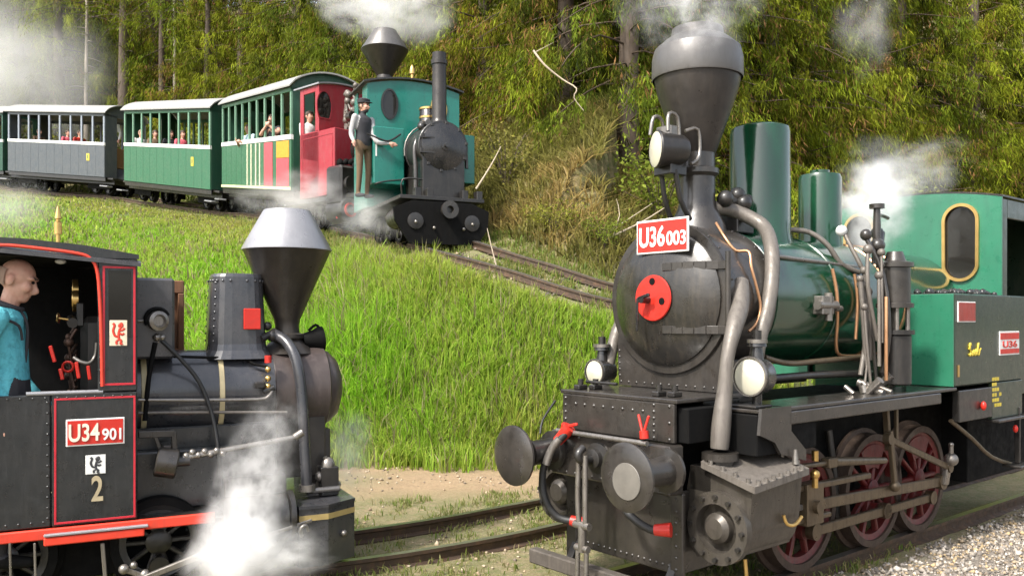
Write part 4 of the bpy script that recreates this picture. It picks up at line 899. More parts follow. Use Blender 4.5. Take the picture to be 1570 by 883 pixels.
# cylinder with slanted valve chest
def cylinder(s_):
    cy, cz = .62*s_, .49; Y = lambda y: y*s_
    c = B('cylinder', MB().lathe([(0, 0), (.17, 0), (.17, .46), (0, .46)], (.70, cy, cz), (1, 0, 0), 32).prism([Vector((.70, Y(.40), .38)), Vector((.70, Y(.46), .30)), Vector((.70, Y(.74), .36)), Vector((.70, Y(.80), .5)), Vector((.70, Y(.82), .735)), Vector((.70, Y(.42), .80)), Vector((.70, Y(.38), .6))], (.46, 0, 0)), M['pewter'])
    B('cylinder_cover', MB().lathe([(.195, -.01), (.195, .035), (.13, .04), (.125, -.01), (.085, -.01), (.08, .03), (.055, .055), (0, .06)], (1.165, cy, cz), (1, 0, 0), 36), M['pewter'], c)
    B('cover_recess_shade', MB().lathe([(.126, 0), (.082, 0)], (1.157, cy, cz), (1, 0, 0), 30), M['deep'], c)  # flat dark ring, shade of the recess put into the colour
    mb = MB()
    for k in range(12):
        a = 2*math.pi*k/12; mb.cyl((1.195, cy+.167*math.cos(a), cz+.167*math.sin(a)), (1.222, cy+.167*math.cos(a), cz+.167*math.sin(a)), .014, n=6)
    B('cover_bolt', mb, M['soot'], c, kind='stuff')
    lid = [Vector((1.2, Y(.52), .80)), Vector((1.2, Y(.86), .71)), Vector((.66, Y(.84), .745)), Vector((.66, Y(.42), .88))]
    B('valve_chest_lid', MB().prism(lid, (0, 0, .035)), M['pipe'], c)
    mb = MB()
    for a, b, n in ((0, 1, 4), (1, 2, 7), (2, 3, 4), (3, 0, 7)):
        for k in range(n):
            q = lid[a].lerp(lid[b], (k+.5)/n); q = q.lerp((lid[0]+lid[2])/2, .07); mb.cyl(q+Vector((0, 0, .03)), q+Vector((0, 0, .055)), .014, n=6)
    B('lid_bolt', mb, M['steel'], c, kind='stuff')
    B('oil_cup', MB().cyl((.74, Y(.52), .87), (.74, Y(.52), .93), .035, .02, 10).cyl((.74, Y(.52), .93), (.74, Y(.52), .99), .016, n=8).sphere((.74, Y(.52), 1.0), .022, 8, 6).cyl((.70, Y(.78), .8), (.70, Y(.78), .88), .02, .01, 8), M['steel'], c)
    B('drain_pipe', MB().tube([(.88, Y(.82), .55), (.86, Y(.83), .5), (.80, Y(.84), .49), (.72, Y(.83), .52)], .01, 6), M['brass'], c); B('drain_pipe', MB().tube([(1.0, Y(.66), .30), (1.0, Y(.68), .14), (.98, Y(.7), .06)], .012, 6), M['brass'], c)
M['pewter'] = paint('greasy_pewter_casting', (.07, .062, .052), .32, (.02, .017, .013), .55, metal=.4, dust=.14)
cylinder(1); cylinder(-1)
B('cylinder_flange', MB().box(.62, 1.16, .41, .56, .66, .80), M['soot'])
# motion
def rod(name, a, b, wd, th, mat=M['oily'], bosses=True):
    mb = MB().bar(a, b, th, wd, .006)
    if bosses:
        for q in (a, b): q = Vector(q); mb.cyl(q+Vector((0, -th*.9, 0)), q+Vector((0, th*.9, 0)), wd*.85, n=14)
    return B(name, mb, mat)
zc = .27
rod('coupling_rod', (.05, .50, zc), (-.86, .50, zc), .065, .03); rod('coupling_rod', (-.86, .50, zc), (-1.56, .50, zc), .06, .03)
rod('connecting_rod', (.30, .575, .47), (-1.56, .575, .40), .07, .03)
rod('slide_bar', (.66, .60, .60), (-.44, .60, .58), .035, .05, bosses=False)
rod('slide_bar', (.66, .60, .405), (.05, .60, .40), .03, .05, bosses=False)
rod('piston_rod', (.70, .60, .49), (.30, .60, .48), .035, .035, M['steel'], False)
B('crosshead', MB().box(.18, .36, .56, .65, .37, .62).cyl((.27, .64, .48), (.27, .68, .48), .04), M['oily'])
B('valve_rod', MB().cyl((.66, .62, .74), (.10, .62, .72), .016).box(.02, .12, .59, .65, .69, .75).cyl((.02, .62, .72), (-.62, .62, .66), .03, .022), M['oily'])
a = L3(1362, 672, y=.62); b = L3(1454, 716, y=.62)
rod('eccentric_rod', a, b, .045, .025)
B('return_crank', MB().bar(b+Vector((0, 0, .06)), b+Vector((.02, -.02, -.13)), .04, .07, .008).sphere(b+Vector((0, .02, .06)), .05, 10, 8).cyl(b+Vector((0, .02, .1)), b+Vector((0, .02, .17)), .016).sphere(b+Vector((0, .02, .17)), .02, 8, 6), M['steel'])
B('expansion_link', MB().bar(L3(1357, 612, y=.6), L3(1362, 690, y=.6), .04, .03).bar(L3(1374, 612, y=.6), L3(1374, 675, y=.6), .025, .025).bar(L3(1364, 660, y=.62), L3(1372, 748, y=.62), .03, .04).sphere(L3(1372, 745, y=.62), .04, 8, 6), M['oily'])
B('lubricator', MB().cyl((.3, .66, .76), (.3, .66, .82), .02).cyl((.3, .66, .6), (.3, .66, .66), .018).sphere((.3, .66, .68), .03, 8, 6), M['brass'])
B('brake_rod', MB().tube([L3(1458, 645, y=.7), L3(1490, 672, y=.7), L3(1520, 700, y=.7), L3(1560, 714, y=.7)], .016, 8), M['oily'])
mb = MB()
for x in (-1.22, -.42): mb.tube([(x, .33, .85), (x-.03, .36, .5), (x-.05, .36, .25)], .025)
B('brake_hanger', mb, M['soot'])
# side tanks
M['coal'] = plain('shiny_coal', (.03, .03, .03), .25)
TX = -1.38
for s_ in (1, -1):
    y0, y1 = sorted((.40*s_, .75*s_))
    tk = B('side_tank', MB().box(-2.62, TX, y0, y1, 1.117, 1.79, .012), [M['tankside']], label='water tank with grimy green side painted darker for shade' if s_ > 0 else None)
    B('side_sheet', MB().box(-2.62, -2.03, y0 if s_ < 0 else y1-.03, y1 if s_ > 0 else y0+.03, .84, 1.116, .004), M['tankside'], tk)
    B('tank_front', MB().box(TX+.001, TX+.012, y0+.004, y1-.004, 1.12, 1.785, .003), M['cabgreen'], tk, label='green tank front painted brighter as the lit face' if s_ > 0 else None)
    mb = MB()
    for k in range(70):
        x = rg.uniform(-2.2, TX-.05); y = rg.uniform(y0+.03, y1-.03); r_ = rg.uniform(.015, .04); mb.sphere((x, y, 1.792+r_*.3), r_, 6, 4, (1, rg.uniform(.6, 1), rg.uniform(.5, .9)))
    if s_ > 0: B('coal_lumps', mb, M['coal'], tk, kind='stuff')
RX, UZ = (-1, 0, 0), (0, 0, 1)
def side_plate(name, u0, v0, u1, v1, mat, th=.008):
    a = L3(u0, v1, y=.75); b = L3(u1, v0, y=.75); w_ = a.x-b.x; h = b.z-a.z
    h = L3(u0, v0, y=.75).z-a.z
    return a, w_, h, B(name, quad_plate((a.x, .751, a.z), RX, UZ, w_, h, th, .003), mat)
a, w_, h, o = side_plate('works_plate', 1467, 462, 1494, 494, M['white']); B('plate_field', quad_plate((a.x-.012, .7595, a.z+.008), RX, UZ, w_-.02, h-.016, .002, .0005), paint('faded_red_plate', (.33, .05, .035), .5), o)
a, w_, h, o = side_plate('number_plate', 1531, 508, 1561, 545, M['white'])
B('plate_field', quad_plate((a.x-.01, .7595, a.z+.012), RX, UZ, w_-.02, h*.2, .002, .0005), M['red'], o); B('plate_field', quad_plate((a.x-.01, .7595, a.z+h*.66), RX, UZ, w_-.02, h*.27, .002, .0005), M['red'], o)
put_text('U36', h*.28, w_*.72, o, (a.x-w_*.14, .7595, a.z+h*.32), (RX, UZ), M['red'])
a = L3(1485, 545, y=.75)                               # yellow hand-painted script
mb = MB(); sc_ = .0052
for st in ([(0, 2), (1, 0), (3, 1), (4, 5), (2, 9), (1, 14), (3, 17), (5, 14)], [(6, 3), (7, 0), (9, 1), (10, 6), (11, 1), (13, 2), (14, 8)], [(15, 2), (16, 0), (18, 2), (19, 8), (19, 2), (21, 1), (22, 5)], [(23, 1), (24, 8), (26, 14), (27, 17), (25, 12), (24, 4), (26, 0), (28, 2), (30, 7), (33, 9)], [(-1, 10), (3, 11)]):
    mb.tube([(a.x-x*sc_*1.15, .755, a.z+.0+z*sc_) for x, z in st], .0075, 6, True, 4)
M['yellow'] = plain('yellow_paint', (.6, .47, .05), .5)
B('painted_script', mb, M['yellow'], kind='stuff')
mb = MB()
rr = random.Random(8)
for k in range(6):
    z = 1.36-.04*k; n = rr.randint(3, 5)
    for j in range(n):
        if rr.random() < .8: mb.box(-1.66-.045*j, -1.66-.045*j-.036, .7505, .7525, z, z+.026, .0005)
a = L3(1521, 578, y=.75); dx = a.x+1.66; mb.v = [(x+dx, y, z+a.z-1.39) for (x, y, z) in mb.v]
B('painted_data_panel', mb, M['yellow'], kind='stuff')
B('brass_tag', quad_plate(tuple(L3(1468, 578, y=.751)), RX, UZ, .03, .085, .004), M['brass'])
# cab
CX = -2.25
def oval(cy, cz, w_, h, n=36):
    out = []; r_ = w_/2; s_ = h/2-r_
    for k in range(n):
        a = 2*math.pi*k/n; out.append((cy+r_*math.cos(a), cz+r_*math.sin(a)+(s_ if math.sin(a) >= 0 else -s_)))
    return out
def roofz(y): return 2.60-.22*(y/.72)**2*.55
WCY = .44; WCZ = 2.2
w1_ = L3(1447, 372, x=CX); w2_ = L3(1500, 372, x=CX); wt = L3(1473, 314, x=CX); wb = L3(1473, 430, x=CX)
WCY = (w1_.y+w2_.y)/2; WW = abs(w2_.y-w1_.y); WCZ = (wt.z+wb.z)/2; WH = wt.z-wb.z
def stadium(a, w_, h):                                # distance from the window centre to its outline in direction a
    r_ = w_/2; s_ = h/2-r_; d = Vector((math.cos(a), math.sin(a))); lo, hi = 0.0, h
    for _ in range(30):
        m = (lo+hi)/2; p = d*m; q = Vector((p.x, max(abs(p.y)-s_, 0)))
        if q.length < r_: lo = m
        else: hi = m
    return lo
mb = MB(); bx, bz = WW/2+.03, WH/2+.03
for s_ in (1, -1):
    cy = WCY*s_; angs = sorted(list(np.linspace(0, 2*math.pi, 37)[:-1]+.01)+[math.atan2(q*bz, p*bx) % (2*math.pi) for p in (1, -1) for q in (1, -1)])
    i_ = []; o_ = []
    for a in angs:
        c, s2 = math.cos(a), math.sin(a); r_ = stadium(a, WW, WH); i_.append(Vector((CX, cy+c*r_, WCZ+s2*r_)))
        k = min(bx/max(abs(c), 1e-6), bz/max(abs(s2), 1e-6)); o_.append(Vector((CX, cy+c*k, WCZ+s2*k)))
    mb.plate(o_, i_, (-.02, 0, 0))
    ya, yb = (0.0, .735) if s_ > 0 else (-.735, 0.0)
    mb.box(CX-.02, CX, ya, cy-bx, 1.6, 2.56, 0).box(CX-.02, CX, cy+bx, yb, 1.6, 2.56, 0).box(CX-.02, CX, cy-bx, cy+bx, 1.6, WCZ-bz, 0).box(CX-.02, CX, cy-bx, cy+bx, WCZ+bz, 2.56, 0)
arcp = [Vector((CX, y, 2.56+.085*(1-(y/.735)**2))) for y in np.linspace(-.735, .735, 17)]
mb.prism([Vector((CX, -.735, 2.5605)), Vector((CX, .735, 2.5605))]+arcp[::-1], (-.02, 0, 0))
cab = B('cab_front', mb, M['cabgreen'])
for s_ in (1, -1):
    ov = oval(WCY*s_, WCZ, WW+.02, WH+.02); ovi = oval(WCY*s_, WCZ, WW-.03, WH-.03)
    wf = B('cab_window', MB().plate([Vector((CX+.002, y, z)) for y, z in ov], [Vector((CX+.002, y, z)) for y, z in ovi], (.02, 0, 0)), M['brass'])
    B('pane', MB().prism([Vector((CX-.012, y, z)) for y, z in oval(WCY*s_, WCZ, WW-.004, WH-.004)], (.004, 0, 0)), M['glass'], wf)
# cab sides: waist panel, front pillar, dark opening, rear pillar, bunker
for s_ in (1, -1):
    y0, y1 = sorted((.70*s_, .735*s_))
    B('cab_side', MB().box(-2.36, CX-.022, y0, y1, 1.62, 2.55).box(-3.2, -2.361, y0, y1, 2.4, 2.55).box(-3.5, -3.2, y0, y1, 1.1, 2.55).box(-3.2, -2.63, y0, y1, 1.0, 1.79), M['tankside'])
B('cab_back', MB().box(-3.52, -3.5, -.735, .735, 1.0, 2.55), M['tankside'])
B('cab_floor', MB().box(-3.5, -2.26, -.7, .7, .98, 1.02), M['deep'])
B('backhead', MB().box(-2.6, -2.4, -.4, .4, 1.03, 2.15, .04), M['deep'])
rp = [Vector((CX-.004, y, 2.562+.085*(1-(y/.74)**2))) for y in np.linspace(-.74, .74, 15)]
B('cab_roof', MB().prism(rp+[p+Vector((0, 0, .014)) for p in rp[::-1]], (-1.3, 0, 0)), M['soot'])
B('cab_step', MB().box(-2.02, -1.45, .70, .755, .86, 1.088).box(-2.9, -2.03, .70, .80, .815, .838).bar((-2.55, .74, .9), (-2.55, .74, .45), .04, .02).box(-2.7, -2.4, .68, .82, .43, .45), M['soot'])
B('red_lamp', MB().sphere(tuple(L3(1508, 622, y=.775)), .022, 8, 6, (1, 1, 1.6)), M['red']); B('red_lamp', MB().sphere(tuple(L3(1557, 657, y=.775)), .02, 8, 6, (1, 1, 1.6)), M['red'])
B('trailing_truck', MB().box(-3.5, -2.2, -.5, .5, .3, .98), M['deep'])

# ------------------------------------------------------------ people: one continuous body each, clothing as colour regions of it
SKIN = paint('skin', (.5, .28, .2), .5, (.42, .17, .12), .55, scale=9, bump=.15, streak=False)
def person(label, loc, rz, J=None, wear=None, scale=1.0, vox=.014, hat=None, hair=None, bald=False, head_turn=0, head_tilt=0, group=None):
    D_ = dict(hipL=(0, .09, .93), kneeL=(.02, .10, .50), ankL=(-.02, .10, .08), hipR=(0, -.09, .93), kneeR=(.02, -.10, .50), ankR=(-.02, -.10, .08),
              pel=(0, 0, .96), wst=(0, 0, 1.12), chest=(.0, 0, 1.32), nk=(-.01, 0, 1.47), hd=(.02, 0, 1.62),
              shL=(0, .19, 1.41), elL=(-.03, .25, 1.12), wrL=(.06, .24, .88), shR=(0, -.19, 1.41), elR=(-.03, -.25, 1.12), wrR=(.06, -.24, .88))
    D_.update(J or {}); D_ = {k: Vector(v) for k, v in D_.items()}
    wr = dict(shirt=M['white'], trousers=M['cloth_dark'], shoes=M['deep'], vest=None, sleeve=1.0); wr.update(wear or {})
    mb = MB(); bones = []
    def loft(rows):
        n = 16; vs = []; fs = []
        for c, a, b in rows: vs += [Vector(c)+Vector((a*math.cos(2*math.pi*k/n), b*math.sin(2*math.pi*k/n), 0)) for k in range(n)]
        for i in range(len(rows)-1): fs += [(i*n+k, i*n+(k+1) % n, (i+1)*n+(k+1) % n, (i+1)*n+k) for k in range(n)]
        fs += [tuple(range(n))[::-1], tuple(range((len(rows)-1)*n, len(rows)*n))]; mb.add(vs, fs)
    p, w_, c, n_ = D_['pel'], D_['wst'], D_['chest'], D_['nk']
    loft([(p-Vector((0, 0, .12)), .10, .14), (p, .12, .17), (w_, .11, .15), (w_.lerp(c, .5), .12, .165), (c, .125, .18), (c.lerp(n_, .55), .11, .185), (c.lerp(n_, .85), .075, .13), (n_, .055, .06)])
    def limb(pts, rs):
        pts = [D_[q] if isinstance(q, str) else Vector(q) for q in pts]
        f = lambda t_: float(np.interp(t_*(len(rs)-1), range(len(rs)), rs)); mb.tube(pts, f, 12, True, 5)
        for q, r_ in zip(pts, rs): mb.sphere(q, r_*.98, 10, 8)
    for s_ in 'LR':
        limb(['hip'+s_, 'knee'+s_, 'ank'+s_], [.085, .058, .04]); a = D_['ank'+s_]; limb([a+Vector((-.04, 0, -.04)), a+Vector((.06, 0, -.05)), a+Vector((.16, 0, -.06))], [.04, .042, .03])
        limb(['sh'+s_, 'el'+s_, 'wr'+s_], [.062, .046, .032])
        wq = D_['wr'+s_]; d = (wq-D_['el'+s_]).normalized(); sd_ = d.cross(Vector((1, 0, 0))); sd_ = (sd_.normalized() if sd_.length > .2 else Vector((0, 1, 0))); up_ = sd_.cross(d)
        mb.sphere(wq+d*.05, .04, 10, 8, (1, 1, 1))
        for k, (off, ln) in enumerate(((-.03, .07), (-.01, .085), (.011, .08), (.03, .06))):
            b0 = wq+d*.07+sd_*off; mb.tube([b0, b0+d*ln*.6-up_*.008, b0+d*ln-up_*.03], lambda t_: .0105-.002*t_, 7, True, 3)
        mb.tube([wq+d*.03+sd_*.035, wq+d*.06+sd_*.06-up_*.01, wq+d*.09+sd_*.065-up_*.02], .011, 7, True, 3)
        bones += [(D_['hip'+s_], D_['knee'+s_], 'trousers'), (D_['knee'+s_], D_['ank'+s_]+Vector((0, 0, .03)), 'trousers'), (D_['ank'+s_]+Vector((-.04, 0, -.04)), D_['ank'+s_]+Vector((.16, 0, -.06)), 'shoes')]
        e = D_['el'+s_]; t_ = wr['sleeve']
        bones += [(D_['sh'+s_], D_['sh'+s_].lerp(e, min(1, t_*2)), 'shirt')]
        if t_ < .5: bones += [(D_['sh'+s_].lerp(e, t_*2), e, 'skin'), (e, wq, 'skin')]
        else: bones += [(e, e.lerp(wq, t_*2-1), 'shirt'), (e.lerp(wq, t_*2-1), wq, 'skin')]
        bones += [(wq, wq+d*.16, 'skin')]
    h = D_['hd']; mb.tube([n_-Vector((0, 0, .03)), n_.lerp(h, .5), h], .052, 12)
    Rm = Matrix.Rotation(head_turn, 3, 'Z') @ Matrix.Rotation(head_tilt, 3, 'Y'); T = lambda x, y, z: h+Rm @ Vector((x, y, z))
    hm = MB()
    hm.sphere((-.012, 0, .026), .098, 18, 14, (.98, .80, .98)).sphere((.02, 0, -.03), .085, 16, 12, (.9, .76, 1.05)).sphere((.045, 0, -.085), .045, 12, 9, (1.0, 1.0, .75))
    hm.tube([(.083, 0, .03), (.098, 0, -.003), (.116, 0, -.026), (.096, 0, -.040)], lambda t_: .010+.007*t_, 8)
    hm.sphere((.078, .03, .036), .022, 8, 6, (.8, 1.3, .6)).sphere((.078, -.03, .036), .022, 8, 6, (.8, 1.3, .6))
    hm.sphere((.08, 0, -.068), .02, 8, 6, (.8, 1.5, .6)).sphere((.07, .038, -.02), .03, 8, 6).sphere((.07, -.038, -.02), .03, 8, 6)
    for s_ in (1, -1): hm.sphere((-.012, .083*s_, -.004), .031, 12, 9, (.75, .4, 1.15)).sphere((.058, .022*s_, -.070), .014, 8, 6, (1, 1, .6))
    mb.add([T(*v) for v in hm.v], hm.f)
    bones += [(h, h+Vector((0, 0, .06)), 'skin'), (n_+Vector((0, 0, .02)), h, 'skin'), (n_-Vector((0, 0, .05)), c, 'vest' if wr['vest'] else 'shirt'), (c, w_, 'vest' if wr['vest'] else 'shirt'), (w_, p+Vector((0, 0, .07)), 'vest' if wr['vest'] else 'shirt'), (p+Vector((0, 0, .02)), p-Vector((0, 0, .1)), 'trousers'),
              (D_['shL'], D_['shR'], 'shirt')]
    me = mb.mesh('body_raw', SKIN); o = bpy.data.objects.new('body_raw', me); COL.objects.link(o)
    m = o.modifiers.new('r', 'REMESH'); m.mode = 'VOXEL'; m.voxel_size = vox
    m = o.modifiers.new('s', 'SMOOTH'); m.iterations = 2 if vox < .01 else 3; m.factor = .5
    dg = bpy.context.evaluated_depsgraph_get(); body = bpy.data.meshes.new_from_object(o.evaluated_get(dg)); bpy.data.objects.remove(o)
    keys = ['skin', 'shirt', 'trousers', 'shoes', 'vest']; body.materials.clear()
    for k in keys: body.materials.append(SKIN if k == 'skin' else (wr.get(k) or M['deep']))
    nf = len(body.polygons); ce = np.empty(nf*3, np.float32); body.polygons.foreach_get('center', ce); ce = ce.reshape(-1, 3)
    best = np.full(nf, 9e9); mi = np.zeros(nf, np.int32)
    for a, b, tg in bones:
        a = np.array(a); b = np.array(b); ab = b-a; t_ = np.clip(((ce-a)@ab)/max(ab@ab, 1e-9), 0, 1); d = np.linalg.norm(ce-a-t_[:, None]*ab, axis=1)
        rad = {'shirt': .05, 'vest': .125, 'trousers': .07, 'skin': .05, 'shoes': .04}[tg]
        d = d-rad; k = d < best; best = np.where(k, d, best); mi = np.where(k, keys.index(tg), mi)
    body.polygons.foreach_set('material_index', mi); body.polygons.foreach_set('use_smooth', np.ones(nf, bool)); body.name = 'person'
    po = bpy.data.objects.new('person', body); COL.objects.link(po); po.location = loc; po.rotation_euler = (0, 0, rz); po.scale = (scale,)*3
    tag(po, label, 'person', group)
    eb = MB()
    for s_ in (1, -1): eb.sphere(T(.09, .03*s_, .018), .009, 8, 6)
    eb.build('eyes', M['deep'], po, kind='stuff')
    bb = MB()
    for s_ in (1, -1): bb.tube([T(.092, .012*s_, .038), T(.09, .03*s_, .044), T(.074, .05*s_, .036)], .005, 6, True, 2)
    bb.build('eyebrows', M['brown_hair'] if 'brown_hair' in M else M['deep'], po, kind='stuff')
    if hair is not None:
        hb = MB(); n = 18; vs = []; fs = []
        lo, hi = (-.045, .05) if bald else (-.03, .135)
        rows = 7
        for i in range(rows+1):
            z = lo+(hi-lo)*i/rows; q = max(1-((z-.03)/.106)**2, .0)**.5
            for k in range(n+1):
                a = math.pi*(.62+.76*k/n) if bald else math.pi*(.36+1.28*k/n) if (z < .06) else math.pi*(.0+2.0*k/n)
                vs.append(T(-.012+.106*q*math.cos(a)*(1.0), .086*q*math.sin(a), z))
        for i in range(rows):
            for k in range(n): fs.append((i*(n+1)+k, i*(n+1)+k+1, (i+1)*(n+1)+k+1, (i+1)*(n+1)+k))
        hb.add(vs, fs, True); hb.build('hair', hair, po)
    if hat is not None:
        hb = MB().lathe([(.108, 0), (.112, .03), (.118, .06), (.09, .08), (0, .085)], T(-.01, 0, .055), Rm @ Vector((0, 0, 1)), 18)
        hb.prism([T(.07, -.07, .06), T(.15, -.05, .05), T(.165, 0, .048), T(.15, .05, .05), T(.07, .07, .06)], (0, 0, .008)); hb.build('cap', hat, po)
    return po
M['cloth_dark'] = plain('dark_cloth', (.03, .03, .035), .85); M['cloth_brown'] = plain('brown_cloth', (.14, .09, .05), .85)
M['teal_shirt'] = paint('bright_teal_shirt', (.1, .46, .54), .85, (.02, .13, .16), .6, scale=7, bump=.8, streak=False); M['grey_hair'] = plain('short_grey_hair', (.3, .2, .15), .8); M['brown_hair'] = plain('brown_hair', (.07, .045, .03), .7)
M['pink_cloth'] = plain('pink_red_cloth', (.6, .1, .14), .8); M['pale_blue'] = plain('pale_blue_cloth', (.5, .68, .75), .8); M['white_cloth'] = plain('white_cloth', (.75, .74, .72), .8)

# ------------------------------------------------------------ the small black locomotive at the left
h1 = R(63); L1 = Frame((-1.15, 6.05), math.sin(h1), math.cos(h1))
g = thing('steam_locomotive', 'small black steam locomotive with red lining, diamond chimney and U34 number plate', 'locomotive', L1.loc, L1.rz)
def B(name, mb, mat, parent=None, **k): return mb.build(name, mat, parent or g, **k)
P = lambda u, v, **k: tuple(L1(u, v, **k))
M['bluegrey'] = paint('weathered_blue_black_enamel', (.03, .032, .038), .28, (.075, .07, .07), .45, dust=.12, coat=.5)
M['panel'] = paint('dusty_black_panel', (.010, .012, .013), .28, (.04, .04, .04), .45, dust=.06, coat=.3)
M['line'] = paint('red_lining_paint', (.48, .016, .03), .4, (.2, .02, .03), .3, streak=False)
M['redframe'] = paint('orange_red_frame_paint', (.65, .045, .02), .4, (.3, .05, .03), .4)
ZC1, RB1 = 1.13, .272
boiler = B('boiler', MB().lathe([(0, 0), (RB1-.01, 0), (RB1, .01), (RB1, .86), (0, .86)], (-1.44, 0, ZC1), (1, 0, 0), 40), M['bluegrey'])
for u, m_ in ((221, M['cream']), (341, M['cream'])):
    x = L1(u, 590, y=-RB1).x; B('boiler_band', MB().lathe([(RB1, 0), (RB1+.006, .003), (RB1+.006, .03), (RB1, .033)], (x-.015, 0, ZC1), (1, 0, 0), 40), m_, boiler)
M['smokebrown'] = paint('heat_browned_smokebox', (.05, .038, .035), .36, (.12, .095, .088), .45, dust=.12, scale=5)
smk = B('smokebox', MB().lathe([(RB1, 0), (.285, .003), (.285, .36), (.27, .37), (.26, .372), (.25, .4), (.2, .455), (.11, .49), (0, .50)], (-.58, 0, ZC1), (1, 0, 0), 40), M['smokebrown'])
B('saddle', MB().box(-.56, -.24, -.22, .22, .55, .95), M['soot'])
# diamond chimney
ch = B('chimney', MB().lathe([(.2, 1.37), (.13, 1.43), (.1, 1.46), (.115, 1.475), (.115, 1.5), (.085, 1.51), (.08, 1.56), (.088, 1.60), (.29, 2.065), (.302, 2.075)], (-.45, 0, 0), (0, 0, 1), 40), M['funnel'], label='diamond shaped chimney with pale conical top')
M['palecap'] = paint('pale_bleached_steel', (.3, .3, .315), .32, (.18, .18, .19), .4, metal=.3, scale=4, coat=.2)
B('chimney_cap', MB().lathe([(.302, 2.075), (.302, 2.085), (.165, 2.335), (.155, 2.35), (.13, 2.35), (.12, 2.3)], (-.45, 0, 0), (0, 0, 1), 40), M['palecap'], ch)
# riveted sand box dome
prof8 = lambda r_, z: [Vector((-.79+r_*math.cos(a), r_*math.sin(a)*1.0, z)) for a in np.linspace(0, 2*math.pi, 25)[:-1]]
def sq(r_, z, n=24, k=3.2):
    return [Vector((-.79+r_*math.copysign(abs(math.cos(a))**(2/k), math.cos(a)), r_*math.copysign(abs(math.sin(a))**(2/k), math.sin(a)), z)) for a in np.linspace(.13, 2*math.pi+.13, n+1)[:-1]]
mb = MB(); rows = [sq(.235, 1.345), sq(.195, 1.40), sq(.187, 1.44), sq(.165, 1.88), sq(.155, 1.90), sq(.12, 1.905)]
for i in range(len(rows)-1): mb.add(rows[i]+rows[i+1], [(k, (k+1) % 24, 24+(k+1) % 24, 24+k) for k in range(24)], False)
mb.add(rows[-1], [tuple(range(24))]); dome = B('sand_dome', mb, M['bluegrey'])
mb = MB()
for k in range(20):
    p = sq(.169, 1.855, 20)[k]; mb.rivet(p, p-Vector((-.79, 0, 1.86)), .01)
for k in range(9):
    for q in (10, 14): p = sq(.189-.022*k/8, 1.46+.38*k/8, 24)[q]; mb.rivet(p, p-Vector((-.79, 0, p.z)), .009)
B('rivets', mb, M['bluegrey'], dome, kind='stuff')
y_ = -.182; a = L1(373, 505, y=y_); b = L1(399, 473, y=y_)
B('red_plate', MB().box(a.x, b.x, -.205, -.19, a.z, b.z), M['red'], dome, label='small red plate on the dome')
# water tank box in front of the cab and brown rack behind
B('header_tank', MB().box(-1.435, -1.2, -.30, .30, 1.36, 1.855, .015), M['bluegrey'])
rk = B('rusty_rack', MB().box(-1.45, -1.08, .34, .37, 1.35, 1.40).box(-1.45, -1.08, .34, .37, 1.78, 1.87).box(-1.12, -1.08, .335, .375, 1.3, 1.78).box(-1.3, -1.26, .335, .375, 1.3, 1.78).box(-1.45, -1.08, .38, .40, 1.32, 1.8), None or paint('rusty_brown_iron', (.16, .07, .03), .7, (.05, .03, .02), .6))
# cab
YS = -.56
xl, xr = -1.862, -1.428
cab = B('cab_side', MB().box(-2.45, xl-.003, YS+.002, YS+.03, .45, 1.185, .008).box(xl, xr, YS, YS+.03, .45, 1.185, .006), M['panel'])
B('panel_lining', frame_lines((xl+.012, YS, .462), (1, 0, 0), UZ, xr-xl-.02, .70, .011, .004), M['line'], cab)
xw0, xw1 = -1.612, xr+.002
wp = B('window_panel', MB().box(xw0-.02, xw1, YS, YS+.025, 1.19, 1.95, .006), M['panel'])
B('panel_lining', frame_lines((xw0+.005, YS, 1.225), (1, 0, 0), UZ, xw1-xw0-.015, .68, .012, .004), M['line'], wp)
B('dark_window', MB().box(xw0+.035, xw1-.035, YS-.003, YS, 1.5, 1.88, .002), M['glass'], wp)
# doorway arch with orange-red edging, roof
dl = [L1(-60, 381, y=YS), L1(0, 376, y=YS), L1(60, 381, y=YS), L1(120, 389, y=YS), L1(139, 397, y=YS), L1(148, 412, y=YS), L1(152, 440, y=YS), L1(155, 500, y=YS), L1(157, 592, y=YS)]
B('doorway_edging', MB().tube([Vector((p.x, YS-.004, p.z)) for p in dl], .0095, 8, True, 5), M['redframe'], cab)
top = [Vector((p.x, YS, p.z)) for p in dl[:5]]
B('roof_side', MB().prism([Vector((-2.45, YS, dl[0].z+.012)), *[Vector((p.x, YS, p.z+.004)) for p in dl[1:5]], Vector((dl[5].x, YS, dl[5].z)), Vector((xw0-.02, YS, 1.62)), Vector((xw0-.02, YS, 1.95)), Vector((xr+.01, YS, 1.95)), Vector((xr+.01, YS, 1.975)), Vector((-1.7, YS, 2.02)), Vector((-2.0, YS, 2.045)), Vector((-2.45, YS, 2.05))][::-1], (0, .02, 0)), M['panel'], cab)
pr = [(YS-.02, 1.955), (YS+.02, 1.972), (-.3, 1.985), (0, 1.99), (.3, 1.985), (-YS-.02, 1.972), (-YS+.02, 1.955)]
ro = [Vector((-2.45, y, z+.035)) for y, z in pr]+[Vector((-2.45, y, z+.055)) for y, z in pr[::-1]]
mb = MB(); n = len(ro); f2 = [Vector((xr+.02, p.y, p.z-.085)) for p in ro]
mb.add(ro+f2, [(k, (k+1) % n, n+(k+1) % n, n+k) for k in range(n)]); mb.add(f2, [tuple(range(n))]); mb.add(ro, [tuple(range(n))[::-1]])
B('cab_roof', mb, M['bluegrey'])
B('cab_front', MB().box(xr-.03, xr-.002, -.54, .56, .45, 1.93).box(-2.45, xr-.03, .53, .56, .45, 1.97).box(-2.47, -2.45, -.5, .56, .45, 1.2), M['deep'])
B('cab_floor', MB().box(-2.45, xr-.03, -.53, .53, .40, .44), M['deep'])
